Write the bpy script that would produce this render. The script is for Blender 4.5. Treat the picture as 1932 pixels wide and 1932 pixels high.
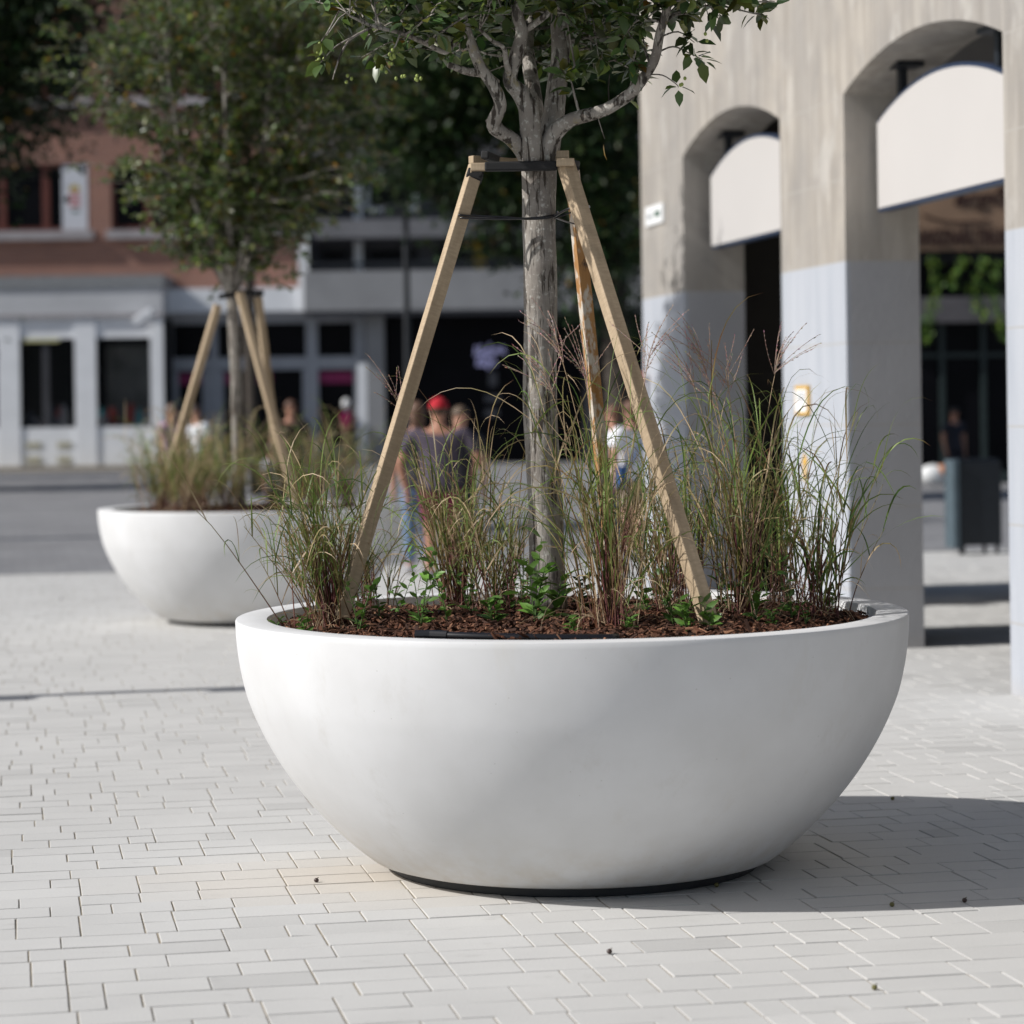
import bpy, bmesh, math, random
import numpy as np
from mathutils import Vector, Matrix, Quaternion
for o in list(bpy.data.objects): bpy.data.objects.remove(o)
SC = bpy.context.scene
COL = SC.collection
R = math.radians
random.seed(7); RNG = np.random.default_rng(7)

# ------------------------------------------------------------ camera, sky, sun, exposure
F = 4800.0; YH = 778.0; ROLL = 0.0134; CAMH = 1.62
cam = bpy.data.cameras.new('camera'); camo = bpy.data.objects.new('camera', cam); COL.objects.link(camo)
camo.location = (0, 0, CAMH); camo.rotation_euler = (R(90), ROLL, 0)
cam.sensor_width = 36; cam.lens = F/1932*36; cam.shift_y = -(966-YH)/1932
cam.clip_start = 0.1; cam.clip_end = 3000
cam.dof.use_dof = True; cam.dof.focus_distance = 8.9; cam.dof.aperture_fstop = 2.25
SC.camera = camo
SUN_AZ = R(76); SUN_EL = R(37)
S = Vector((-math.sin(SUN_AZ)*math.cos(SUN_EL), -math.cos(SUN_AZ)*math.cos(SUN_EL), math.sin(SUN_EL)))
w = bpy.data.worlds.new('World'); SC.world = w; w.use_nodes = True
nt = w.node_tree; bg = nt.nodes['Background']
sky = nt.nodes.new('ShaderNodeTexSky'); sky.sky_type = 'NISHITA'; sky.sun_disc = False
sky.dust_density = 1.6; sky.air_density = 1.0; sky.sun_elevation = SUN_EL; sky.sun_rotation = math.atan2(S.x, S.y) % (2*math.pi)
nt.links.new(sky.outputs[0], bg.inputs[0]); bg.inputs[1].default_value = 0.070
sl = bpy.data.lights.new('sun', 'SUN'); sl.energy = 4.3; sl.angle = R(0.53); sl.color = (1.0, 0.975, 0.94)
so = bpy.data.objects.new('sun', sl); COL.objects.link(so); so.rotation_euler = S.to_track_quat('Z', 'Y').to_euler()
SC.view_settings.view_transform = 'Standard'; SC.view_settings.look = 'None'
SC.view_settings.gamma = 1.0; SC.view_settings.exposure = 0.10
SC.render.engine = 'CYCLES'
SC.cycles.use_denoising = True
SC.cycles.max_bounces = 6; SC.cycles.diffuse_bounces = 4; SC.cycles.glossy_bounces = 2
SC.cycles.transmission_bounces = 3; SC.cycles.transparent_max_bounces = 4
SC.cycles.sample_clamp_indirect = 6

# ------------------------------------------------------------ photo pixel (1932 wide) -> world
def ray(px, py):
    u = (px-966)/F; v = -(py-YH)/F; c, s = math.cos(ROLL), math.sin(ROLL)
    return Vector((u*c+v*s, 1, -u*s+v*c))
def P(px, py, Y): return Vector((0, 0, CAMH)) + ray(px, py)*Y
def G(px, py):
    d = ray(px, py); k = -CAMH/d.z; return Vector((d.x*k, k, 0))
class Frame:
    def __init__(s, ox, oy, ang):
        s.M = Matrix.Translation((ox, oy, 0)) @ Matrix.Rotation(ang, 4, 'Z'); s.I = s.M.inverted()
        s.loc = (ox, oy, 0); s.ang = ang
    def hit(s, px, py, axis, val):
        o = s.I @ Vector((0, 0, CAMH)); d = s.I.to_3x3() @ ray(px, py)
        k = (val-o[axis])/d[axis]; return o + d*k

# ------------------------------------------------------------ materials
def new_mat(name):
    m = bpy.data.materials.new(name); m.use_nodes = True
    n = m.node_tree.nodes; return m, n, m.node_tree.links, n['Principled BSDF']
def mixc(n, l, fac, a, b, mode='MIX'):
    x = n.new('ShaderNodeMix'); x.data_type = 'RGBA'; x.blend_type = mode
    for sock, val in ((x.inputs[0], fac), (x.inputs[6], a), (x.inputs[7], b)):
        if hasattr(val, 'links'): l.new(val, sock)
        elif isinstance(val, (int, float)): sock.default_value = val
        else: sock.default_value = (*val[:3], 1)
    return x.outputs[2]
def noise(n, l, scale, detail=4, vec=None, rough=.55, w=None):
    t = n.new('ShaderNodeTexNoise'); t.inputs['Scale'].default_value = scale
    t.inputs['Detail'].default_value = detail; t.inputs['Roughness'].default_value = rough
    if vec: l.new(vec, t.inputs['Vector'])
    return t.outputs[0]
def ramp(n, l, src, lo, hi, a=0.0, b=1.0):
    r = n.new('ShaderNodeMapRange'); l.new(src, r.inputs[0])
    r.inputs[1].default_value = lo; r.inputs[2].default_value = hi
    r.inputs[3].default_value = a; r.inputs[4].default_value = b; return r.outputs[0]
def coord(n, l, scale=(1, 1, 1), kind='Object'):
    t = n.new('ShaderNodeTexCoord'); m = n.new('ShaderNodeMapping'); m.inputs[3].default_value = scale
    l.new(t.outputs[kind], m.inputs[0]); return m.outputs[0]
def bump(n, l, bs, src, strength=.3, dist=.01):
    b = n.new('ShaderNodeBump'); b.inputs['Strength'].default_value = strength; b.inputs['Distance'].default_value = dist
    l.new(src, b.inputs['Height']); l.new(b.outputs[0], bs.inputs['Normal'])
def simple(name, col, rough=.7, var=.15, scale=6, stretch=(1, 1, 1), bmp=0, metal=0, spec=.5):
    m, n, l, b = new_mat(name)
    v = coord(n, l, stretch); t = noise(n, l, scale, 5, v)
    c = mixc(n, l, ramp(n, l, t, .3, .7), [x*(1-var) for x in col], [min(1, x*(1+var)) for x in col])
    l.new(c, b.inputs['Base Color']); b.inputs['Roughness'].default_value = rough
    b.inputs['Metallic'].default_value = metal; b.inputs['Specular IOR Level'].default_value = spec
    if bmp: bump(n, l, b, t, bmp, .01)
    return m
def emit(name, col, st):
    m, n, l, b = new_mat(name); b.inputs['Base Color'].default_value = (*col, 1)
    b.inputs['Emission Color'].default_value = (*col, 1); b.inputs['Emission Strength'].default_value = st; return m
def attr_mat(name, rough=.5, transl=0, spec=.5, nz=0, nscale=40, bmp=0, stretch=(1, 1, 1)):
    m, n, l, b = new_mat(name)
    a = n.new('ShaderNodeAttribute'); a.attribute_name = 'tint'; c = a.outputs[0]
    if nz:
        t = noise(n, l, nscale, 5, coord(n, l, stretch))
        k = ramp(n, l, t, .25, .75, 1-nz, 1+nz)
        cc = n.new('ShaderNodeCombineColor'); [l.new(k, cc.inputs[i]) for i in range(3)]
        c = mixc(n, l, 1.0, c, cc.outputs[0], 'MULTIPLY')
        if bmp: bump(n, l, b, t, bmp, .005)
    l.new(c, b.inputs['Base Color']); b.inputs['Roughness'].default_value = rough
    b.inputs['Specular IOR Level'].default_value = spec
    if transl:
        tr = n.new('ShaderNodeBsdfTranslucent'); l.new(c, tr.inputs[0])
        mx = n.new('ShaderNodeMixShader'); mx.inputs[0].default_value = transl
        l.new(b.outputs[0], mx.inputs[1]); l.new(tr.outputs[0], mx.inputs[2])
        l.new(mx.outputs[0], n['Material Output'].inputs[0])
    return m

def mat_pot():
    m, n, l, b = new_mat('white concrete')
    v = coord(n, l); t1 = noise(n, l, 2.3, 5, v); t2 = noise(n, l, 60, 3, v)
    c = mixc(n, l, ramp(n, l, t1, .35, .7), (.62, .622, .625), (.70, .705, .715))
    # small air holes in the cast surface
    vo = n.new('ShaderNodeTexVoronoi'); vo.inputs['Scale'].default_value = 26; l.new(v, vo.inputs['Vector'])
    hole = ramp(n, l, vo.outputs[0], .035, .06, 1, 0)
    pick = ramp(n, l, noise(n, l, 9, 1, v), .53, .56)
    mm = n.new('ShaderNodeMath'); mm.operation = 'MULTIPLY'; l.new(hole, mm.inputs[0]); l.new(pick, mm.inputs[1])
    c = mixc(n, l, mm.outputs[0], c, (.45, .44, .42))
    # scuffs
    sc = noise(n, l, 5.5, 8, coord(n, l, (1, 1, .6)), .7)
    sm = ramp(n, l, sc, .58, .74, 0, .5)
    c = mixc(n, l, sm, c, (.56, .55, .53))
    st = noise(n, l, 7, 6, coord(n, l, (1, 1, .22)), .7); c = mixc(n, l, ramp(n, l, st, .60, .74, 0, .35), c, (.60, .585, .55))
    sz = n.new('ShaderNodeSeparateXYZ'); l.new(v, sz.inputs[0]); dn = noise(n, l, 11, 5, v, .6)
    dm = n.new('ShaderNodeMath'); dm.operation = 'MULTIPLY'; l.new(ramp(n, l, sz.outputs[2], .03, .26, 1, 0), dm.inputs[0]); l.new(ramp(n, l, dn, .38, .68, 0, .6), dm.inputs[1])
    c = mixc(n, l, dm.outputs[0], c, (.52, .47, .40))
    l.new(c, b.inputs['Base Color']); b.inputs['Roughness'].default_value = .62; b.inputs['Specular IOR Level'].default_value = .3
    bump(n, l, b, t2, .06, .004); return m
def mat_paver():
    m, n, l, b = new_mat('pale concrete pavers')
    a = n.new('ShaderNodeAttribute'); a.attribute_name = 'tint'
    v = coord(n, l); t = noise(n, l, 1.3, 6, v, .6); g = noise(n, l, 130, 3, v)
    k1 = ramp(n, l, t, .3, .75, .93, 1.04); k2 = ramp(n, l, g, .2, .8, .94, 1.06)
    mu = n.new('ShaderNodeMath'); mu.operation = 'MULTIPLY'; l.new(k1, mu.inputs[0]); l.new(k2, mu.inputs[1])
    cc = n.new('ShaderNodeCombineColor'); [l.new(mu.outputs[0], cc.inputs[i]) for i in range(3)]
    c = mixc(n, l, 1.0, a.outputs[0], cc.outputs[0], 'MULTIPLY')
    sp = ramp(n, l, noise(n, l, 4.2, 7, coord(n, l, (1, 2.2, 1)), .7), .60, .70, 0, .35)
    c = mixc(n, l, sp, c, (.36, .35, .33))
    l.new(c, b.inputs['Base Color']); b.inputs['Roughness'].default_value = .85; b.inputs['Specular IOR Level'].default_value = .25
    bump(n, l, b, g, .25, .002); return m
def mat_brickpave(name, c1, c2, mortar, sx=5, rot=0):
    m, n, l, b = new_mat(name)
    t = n.new('ShaderNodeTexCoord'); mp = n.new('ShaderNodeMapping'); mp.inputs[2].default_value = (0, 0, rot)
    l.new(t.outputs['Object'], mp.inputs[0]); v = mp.outputs[0]
    br = n.new('ShaderNodeTexBrick'); l.new(v, br.inputs[0]); br.inputs['Scale'].default_value = 1
    br.inputs['Brick Width'].default_value = .3; br.inputs['Row Height'].default_value = .17; br.inputs['Mortar Size'].default_value = .004
    br.inputs['Color1'].default_value = (*c1, 1); br.inputs['Color2'].default_value = (*c2, 1); br.inputs['Mortar'].default_value = (*mortar, 1)
    k = ramp(n, l, noise(n, l, .5, 6, v, .6), .3, .7, .82, 1.12)
    cc = n.new('ShaderNodeCombineColor'); [l.new(k, cc.inputs[i]) for i in range(3)]
    c = mixc(n, l, 1.0, br.outputs[0], cc.outputs[0], 'MULTIPLY')
    l.new(c, b.inputs['Base Color']); b.inputs['Roughness'].default_value = .85; return m
def mat_facade():
    # board-marked concrete above, light paint below 2.6 m, slab joints every .55 m (local z)
    m, n, l, b = new_mat('arcade concrete')
    v = coord(n, l); vs = coord(n, l, (5, 5, .45)); vb = coord(n, l, (1, 1, 1))
    t = noise(n, l, 1.6, 5, vs, .6); t2 = noise(n, l, 45, 3, v); t3 = noise(n, l, .9, 4, vb)
    c = mixc(n, l, ramp(n, l, t, .35, .66), (.285, .258, .225), (.45, .415, .37))
    c = mixc(n, l, ramp(n, l, t3, .35, .65, 0, .6), c, (.27, .26, .25))
    t5 = noise(n, l, 3.2, 7, v, .65); c = mixc(n, l, ramp(n, l, t5, .48, .68, 0, .6), c, (.27, .255, .24))
    t6 = noise(n, l, 2.6, 6, coord(n, l, (1, 1, .5)), .6); c = mixc(n, l, ramp(n, l, t6, .56, .66, 0, .45), c, (.52, .50, .47))
    pnt = mixc(n, l, ramp(n, l, t, .3, .7), (.36, .385, .43), (.44, .46, .50))
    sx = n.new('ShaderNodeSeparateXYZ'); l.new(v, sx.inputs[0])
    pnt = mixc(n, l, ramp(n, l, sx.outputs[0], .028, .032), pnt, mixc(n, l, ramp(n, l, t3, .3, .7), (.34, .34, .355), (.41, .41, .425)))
    isp = ramp(n, l, sx.outputs[2], 2.60, 2.605, 1, 0)
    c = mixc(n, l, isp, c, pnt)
    a = n.new('ShaderNodeMath'); a.operation = 'ADD'; l.new(sx.outputs[2], a.inputs[0]); a.inputs[1].default_value = .15
    md = n.new('ShaderNodeMath'); md.operation = 'MODULO'; l.new(a.outputs[0], md.inputs[0]); md.inputs[1].default_value = .55
    j = ramp(n, l, md.outputs[0], .004, .012, 1, 0)
    upper = ramp(n, l, sx.outputs[2], 3.72, 3.73, 1, 0)
    jm = n.new('ShaderNodeMath'); jm.operation = 'MULTIPLY'; l.new(j, jm.inputs[0]); l.new(upper, jm.inputs[1])
    c = mixc(n, l, jm.outputs[0], c, (.37, .35, .325))
    md2 = n.new('ShaderNodeMath'); md2.operation = 'PINGPONG'; l.new(sx.outputs[2], md2.inputs[0]); md2.inputs[1].default_value = 1.26
    pale = ramp(n, l, md2.outputs[0], .0, .03, .5, 0)
    top = ramp(n, l, sx.outputs[2], 4.0, 4.01); pm = n.new('ShaderNodeMath'); pm.operation = 'MULTIPLY'
    l.new(pale, pm.inputs[0]); l.new(top, pm.inputs[1]); c = mixc(n, l, pm.outputs[0], c, (.56, .50, .44))
    # vertical slab joints / boards
    ad = n.new('ShaderNodeMath'); ad.operation = 'PINGPONG'; l.new(sx.outputs[1], ad.inputs[0]); ad.inputs[1].default_value = .3475
    vj = ramp(n, l, ad.outputs[0], .0, .012, .45, 0)
    vm = n.new('ShaderNodeMath'); vm.operation = 'MULTIPLY'; l.new(vj, vm.inputs[0])
    l.new(ramp(n, l, sx.outputs[2], 2.6, 2.61), vm.inputs[1]); c = mixc(n, l, vm.outputs[0], c, (.56, .51, .45))
    dirt = ramp(n, l, sx.outputs[2], 0, .12, .4, 0); c = mixc(n, l, dirt, c, (.42, .40, .38))
    l.new(c, b.inputs['Base Color']); b.inputs['Roughness'].default_value = .85; b.inputs['Specular IOR Level'].default_value = .2
    bump(n, l, b, t2, .35, .006); return m
def mat_brickwall():
    m, n, l, b = new_mat('brick wall')
    t = n.new('ShaderNodeTexCoord'); mp = n.new('ShaderNodeMapping'); mp.inputs[2].default_value = (R(90), 0, 0)
    l.new(t.outputs['Object'], mp.inputs[0])
    br = n.new('ShaderNodeTexBrick'); l.new(mp.outputs[0], br.inputs[0]); br.inputs['Scale'].default_value = 1
    br.inputs['Brick Width'].default_value = .5; br.inputs['Row Height'].default_value = .13; br.inputs['Mortar Size'].default_value = .012
    br.inputs['Color1'].default_value = (.29, .135, .09, 1); br.inputs['Color2'].default_value = (.22, .105, .078, 1); br.inputs['Mortar'].default_value = (.30, .23, .20, 1)
    k = noise(n, l, .35, 5, coord(n, l, (1, 1, 4)), .6)
    c = mixc(n, l, ramp(n, l, k, .3, .7, 0, .5), br.outputs[0], (.34, .19, .15))
    l.new(c, b.inputs['Base Color']); b.inputs['Roughness'].default_value = .9; return m
def mat_bark():
    m, n, l, b = new_mat('grey bark')
    v = coord(n, l, (1, 1, .13)); v2 = coord(n, l); 
    t = noise(n, l, 42, 6, v, .65); t2 = noise(n, l, 9, 5, v2); t3 = noise(n, l, 55, 4, v2)
    c = mixc(n, l, ramp(n, l, t2, .3, .7), (.19, .165, .145), (.36, .335, .30))
    c = mixc(n, l, ramp(n, l, t3, .56, .68, 0, .75), c, (.54, .53, .48))
    t4 = noise(n, l, 20, 4, coord(n, l, (1, 1, .10)), .6)
    c = mixc(n, l, ramp(n, l, t, .40, .46, 1, 0), c, (.06, .05, .042))
    c = mixc(n, l, ramp(n, l, t4, .385, .41, .75, 0), c, (.035, .03, .026))
    t = mixc(n, l, .5, t, t4)
    ye = ramp(n, l, noise(n, l, 7, 5, v2, .7), .64, .72, 0, .55); c = mixc(n, l, ye, c, (.34, .28, .08))
    l.new(c, b.inputs['Base Color']); b.inputs['Roughness'].default_value = .9; b.inputs['Specular IOR Level'].default_value = .2
    bump(n, l, b, t, .8, .016); return m
def mat_wood(name, c1, c2, scale=18, bands=True):
    m, n, l, b = new_mat(name)
    v = coord(n, l, (1, 1, .08)); t = noise(n, l, scale, 6, v, .6); v2 = coord(n, l, (1, 1, 1)); 
    c = mixc(n, l, ramp(n, l, t, .3, .7), c1, c2)
    if bands:
        k = ramp(n, l, noise(n, l, 130, 3, coord(n, l, (.25, .25, 1))), .3, .7, 0, .35); c = mixc(n, l, k, c, [x*.6 for x in c1])
    l.new(c, b.inputs['Base Color']); b.inputs['Roughness'].default_value = .75; b.inputs['Specular IOR Level'].default_value = .25
    bump(n, l, b, t, .3, .003); return m

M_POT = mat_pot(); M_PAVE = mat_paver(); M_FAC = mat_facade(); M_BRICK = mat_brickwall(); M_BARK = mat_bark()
M_STAKE = mat_wood('sawn pine', (.34, .255, .165), (.56, .44, .305))
M_OLDSTAKE = None
def mat_oldstake():
    m, n, l, b = new_mat('peeling weathered stake')
    v = coord(n, l, (1, 1, .12)); t = noise(n, l, 26, 5, v); v2 = coord(n, l, (1, 1, .35)); t2 = noise(n, l, 14, 5, v2, .65)
    c = mixc(n, l, ramp(n, l, t, .3, .7), (.32, .15, .045), (.50, .27, .10))
    c = mixc(n, l, ramp(n, l, t2, .50, .56), c, (.62, .56, .48))
    c = mixc(n, l, ramp(n, l, t2, .36, .41, 1, 0), c, (.07, .045, .03))
    l.new(c, b.inputs['Base Color']); b.inputs['Roughness'].default_value = .8; bump(n, l, b, t2, .4, .004); return m
M_OLDSTAKE = mat_oldstake()
M_BLACK = simple('black webbing', (.012, .012, .013), .8, .3, 300, bmp=.3)
M_RUBBER = simple('black plastic', (.01, .01, .012), .3, .1, 5)
M_SAND = simple('joint sand', (.30, .26, .20), .95, .15, 30)
M_ROADP = mat_brickpave('grey pavers', (.19, .19, .20), (.25, .25, .255), (.12, .12, .12), rot=R(-11.13))
M_FARP = mat_brickpave('plain pavers', (.45, .45, .44), (.49, .49, .48), (.38, .36, .32), rot=R(-11.13))
M_LEAF = attr_mat('leaf', .38, .22, .5)
M_FARLEAF = attr_mat('far leaf', .5, .15, .35)
M_GRASS = attr_mat('grass blade', .5, .3, .35)
M_CHIP = attr_mat('bark chip', .8, 0, .25, .3, 60, .3)
M_BERRY = attr_mat('berry', .4)
M_WHITEP = simple('white shop paint', (.78, .80, .83), .6, .05, 2)
M_GREYP = simple('grey shop paint', (.36, .38, .42), .6, .06, 2)
M_LGREY = simple('light grey render', (.27, .275, .285), .8, .12, .8)
M_MGREY = simple('mid grey render', (.09, .092, .105), .8, .15, .8)
M_DGREY = simple('dark grey render', (.035, .036, .042), .8, .2, .8)
M_GLASS = simple('dark glass', (.005, .005, .007), .3, .3, .7, spec=.08)
M_GLASS2 = simple('grey curtained glass', (.035, .04, .04), .3, .6, 1.2, spec=.15)
M_VOID = simple('dark interior', (.006, .006, .007), .9, .3, 1)
M_REDFR = simple('dark red window frame', (.10, .022, .014), .6, .1, 3)
M_SILL = simple('stone sill', (.33, .31, .32), .8, .1, 3)
M_SIGN = simple('blank sign face', (.52, .50, .485), .5, .02, 1)
M_NAVY = simple('navy sign edge', (.02, .035, .075), .4, .1, 5)
M_DARKMET = simple('dark metal', (.008, .011, .016), .5, .2, 8)
M_YELLOW = simple('yellow panel', (.42, .30, .03), .6, .1, 2)
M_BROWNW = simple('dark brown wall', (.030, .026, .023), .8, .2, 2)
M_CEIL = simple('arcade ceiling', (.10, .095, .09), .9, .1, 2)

# ------------------------------------------------------------ mesh building
class MB:
    def __init__(s): s.v = []; s.f = []; s.c = []
    def add(s, vs, fs, col=(1, 1, 1)):
        k = len(s.v); s.v += [tuple(x) for x in vs]; s.f += [tuple(i+k for i in f) for f in fs]
        s.c += ([tuple(col)]*len(vs) if not isinstance(col[0], (tuple, list)) else [tuple(c) for c in col]); return s
    def box(s, x0, x1, y0, y1, z0, z1, M=None, col=(1, 1, 1)):
        if x0 > x1: x0, x1 = x1, x0
        if y0 > y1: y0, y1 = y1, y0
        if z0 > z1: z0, z1 = z1, z0
        vs = [Vector((x, y, z)) for z in (z0, z1) for x, y in ((x0, y0), (x1, y0), (x1, y1), (x0, y1))]
        if M: vs = [M @ v for v in vs]
        return s.add(vs, [(3, 2, 1, 0), (4, 5, 6, 7), (0, 1, 5, 4), (1, 2, 6, 5), (2, 3, 7, 6), (3, 0, 4, 7)], col)
    def tube(s, pts, rad, n=8, col=(1, 1, 1), cols=None, wob=0):
        pts = [Vector(p) for p in pts]; m = len(pts)
        rad = rad if isinstance(rad, (list, tuple)) else [rad]*m
        up = Vector((0.13, 0.21, 1)).normalized(); vs = []; cc = []
        t0 = (pts[1]-pts[0]).normalized(); a = t0.cross(Vector((0, 1, 0.1))).normalized()
        for i, p in enumerate(pts):
            t = (pts[min(i+1, m-1)]-pts[max(i-1, 0)]).normalized()
            a = (a-t*a.dot(t)).normalized(); b = t.cross(a)
            for j in range(n):
                th = 2*math.pi*j/n; r = rad[i]*(1+wob*math.sin(3*th+i*.7)+wob*random.uniform(-.6, .6))
                vs.append(p+a*r*math.cos(th)+b*r*math.sin(th)); cc.append(cols[i] if cols else col)
        fs = [(i*n+j, i*n+(j+1) % n, (i+1)*n+(j+1) % n, (i+1)*n+j) for i in range(m-1) for j in range(n)]
        fs += [tuple(range(n-1, -1, -1)), tuple((m-1)*n+j for j in range(n))]
        return s.add(vs, fs, cc)
    def prism(s, poly, axis, a0, a1, col=(1, 1, 1)):
        # poly: list of 2D points in the two other axes, extruded along axis from a0 to a1
        def mk(p, a):
            if axis == 0: return (a, p[0], p[1])
            if axis == 1: return (p[0], a, p[1])
            return (p[0], p[1], a)
        n = len(poly); vs = [mk(p, a0) for p in poly]+[mk(p, a1) for p in poly]
        fs = [tuple(range(n)), tuple(range(2*n-1, n-1, -1))]+[(i, i+n, (i+1) % n+n, (i+1) % n) for i in range(n)]
        return s.add(vs, fs, col)
    def ell(s, c, r, nu=16, nv=10, col=(1, 1, 1), v0=0., v1=1., M=None):
        vs = []; 
        for i in range(nv+1):
            ph = math.pi*(v0+(v1-v0)*i/nv)
            for j in range(nu):
                th = 2*math.pi*j/nu
                p = Vector((math.sin(ph)*math.cos(th)*r[0], math.sin(ph)*math.sin(th)*r[1], math.cos(ph)*r[2]))
                if M: p = M @ p
                vs.append(Vector(c)+p)
        fs = [(i*nu+j, (i+1)*nu+j, (i+1)*nu+(j+1) % nu, i*nu+(j+1) % nu) for i in range(nv) for j in range(nu)]
        return s.add(vs, fs, col)
    def build(s, name, mat, parent=None, smooth=False, tint=False, fixn=True, bevel=0):
        me = bpy.data.meshes.new(name); me.from_pydata(s.v, [], s.f); me.update()
        if tint:
            a = me.attributes.new('tint', 'FLOAT_COLOR', 'POINT')
            arr = np.ones((len(s.v), 4), np.float32); arr[:, :3] = np.array(s.c, np.float32)[:, :3]; a.data.foreach_set('color', arr.ravel())
        if fixn:
            bm = bmesh.new(); bm.from_mesh(me); bmesh.ops.recalc_face_normals(bm, faces=bm.faces); bm.to_mesh(me); bm.free()
        if smooth: me.polygons.foreach_set('use_smooth', [True]*len(me.polygons))
        me.materials.append(mat); o = bpy.data.objects.new(name, me); COL.objects.link(o)
        if parent: o.parent = parent
        if bevel:
            b = o.modifiers.new('bevel', 'BEVEL'); b.width = bevel; b.segments = 2; b.limit_method = 'ANGLE'
        return o
def np_mesh(name, V, Fq, mat, tint=None, parent=None, smooth=False):
    """V (N,3), Fq (M,k) faces of one size"""
    me = bpy.data.meshes.new(name); V = np.asarray(V, np.float32); Fq = np.asarray(Fq, np.int32); k = Fq.shape[1]
    me.vertices.add(len(V)); me.vertices.foreach_set('co', V.ravel())
    me.loops.add(Fq.size); me.loops.foreach_set('vertex_index', Fq.ravel())
    me.polygons.add(len(Fq)); me.polygons.foreach_set('loop_start', np.arange(0, Fq.size, k, dtype=np.int32))
    me.polygons.foreach_set('loop_total', np.full(len(Fq), k, np.int32)); me.update(calc_edges=True)
    if tint is not None:
        a = me.attributes.new('tint', 'FLOAT_COLOR', 'POINT'); arr = np.ones((len(V), 4), np.float32); arr[:, :3] = tint
        a.data.foreach_set('color', arr.ravel())
    me.polygons.foreach_set('use_smooth', [bool(smooth)]*len(Fq))
    me.materials.append(mat); o = bpy.data.objects.new(name, me); COL.objects.link(o)
    if parent: o.parent = parent
    return o
def empty(name, loc=(0, 0, 0), rz=0, **k):
    o = bpy.data.objects.new(name, None); COL.objects.link(o); o.location = loc; o.rotation_euler = (0, 0, rz)
    o.empty_display_size = .2; return tag(o, **k)
def tag(o, label=None, cat=None, group=None, kind=None):
    if label: o['label'] = label
    if cat: o['category'] = cat
    if group: o['group'] = group
    if kind: o['kind'] = kind
    return o
def copy_tree(o, parent=None):
    c = o.copy(); COL.objects.link(c); c.parent = parent
    for ch in list(o.children): copy_tree(ch, c)
    return c
def catmull(pts, k=5):
    pts = [Vector(p) for p in pts]; q = [pts[0]]+pts+[pts[-1]]; out = []
    for i in range(1, len(q)-2):
        p0, p1, p2, p3 = q[i-1:i+3]
        for j in range(k):
            t = j/k; out.append(.5*((2*p1)+(-p0+p2)*t+(2*p0-5*p1+4*p2-p3)*t*t+(-p0+3*p1-3*p2+p3)*t**3))
    out.append(pts[-1]); return out
def lin(a, n, k=5):  # radii matching catmull
    out = []
    for i in range(len(a)-1):
        for j in range(k): out.append(a[i]+(a[i+1]-a[i])*j/k)
    return out+[a[-1]]

# ------------------------------------------------------------ ground and paving
ang = math.atan2(944, F); E1 = Vector((-math.sin(ang), math.cos(ang))); E2 = Vector((math.cos(ang), math.sin(ang)))
bnd = [G(50, 1083), G(930, 1067)]; ROADE1 = sum(Vector((b.x, b.y)).dot(E1) for b in bnd)/2   # where the grey paving begins
g = MB(); g.add([(-900, -500, -.006), (900, -500, -.006), (900, 1500, -.006), (-900, 1500, -.006)], [(0, 1, 2, 3)])
tag(g.build('ground', M_FARP), kind='structure')
def gridrect(mb, a0, a1, b0, b1, z):   # a along E2, b along E1
    mb.add([tuple(E2*a+E1*b)+(z,) for a, b in ((a0, b0), (a1, b0), (a1, b1), (a0, b1))], [(0, 1, 2, 3)])
j = MB(); gridrect(j, -8, 11, 3, ROADE1, -.0035)
tag(j.build('paving_joints', M_SAND), kind='structure')
j = MB(); gridrect(j, -60, 60, ROADE1+.14, 140, -.002)
tag(j.build('road', M_ROADP), kind='structure')
j = MB()
Mr = Matrix.Rotation(ang, 4, 'Z'); x = -40.
while x < 40: j.box(x+.004, x+.996, ROADE1, ROADE1+.14, -.01, .005, Mr); x += 1.
tag(j.build('kerb_strip', simple('kerb stone', (.50, .49, .47), .8, .1, 3), bevel=.005), kind='structure')
bands = int((ROADE1-3)/.34)+1; V = []; T = []
Ch = .0026; Gp = .0017
def stone(a0, a1, b0, b1):
    dz = random.gauss(0, .0005); tx = random.gauss(0, .0005); ty = random.gauss(0, .0005); jg = random.gauss(0, .0005)
    A0, A1, B0, B1 = a0+Gp+jg, a1-Gp+jg, b0+Gp, b1-Gp; ca, cb = (A0+A1)/2, (B0+B1)/2
    for (aa, bb, zz) in ((A0, B0, -.005), (A1, B0, -.005), (A1, B1, -.005), (A0, B1, -.005), (A0+Ch, B0+Ch*.7, 0), (A1-Ch, B0+Ch*.7, 0), (A1-Ch, B1-Ch*.7, 0), (A0+Ch, B1-Ch*.7, 0)):
        p = E2*aa+E1*bb; V.append((p.x, p.y, zz if zz else dz+tx*(1 if aa > ca else -1)+ty*(1 if bb > cb else -1)))
    c = E2*ca+E1*cb; k = random.gauss(1, .014); col = np.array((.545, .54, .525))*k
    if random.random() < .03: col = col*random.uniform(.88, .95)
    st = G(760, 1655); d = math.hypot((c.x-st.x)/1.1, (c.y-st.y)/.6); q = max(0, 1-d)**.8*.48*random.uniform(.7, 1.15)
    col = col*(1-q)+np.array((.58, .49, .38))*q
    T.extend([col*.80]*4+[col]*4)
for r in range(bands):
    b0 = ROADE1-(r+1)*.34; b1 = b0+.34; a = -8-random.random()*.5
    while a < 11:
        k = random.random()
        if k < .06: L = random.choice((.2, .3)); stone(a, a+L, b0, b1)
        else:
            L = random.choice((.8, 1.0, 1.2, 1.5))
            for q0 in (b0, b0+.17):
                x = a
                while x < a+L-.01:
                    w0 = min(random.choice((.1, .2, .2, .2, .3, .3, .3)), a+L-x); stone(x, x+w0, q0, q0+.17); x += w0
        a += L
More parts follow.
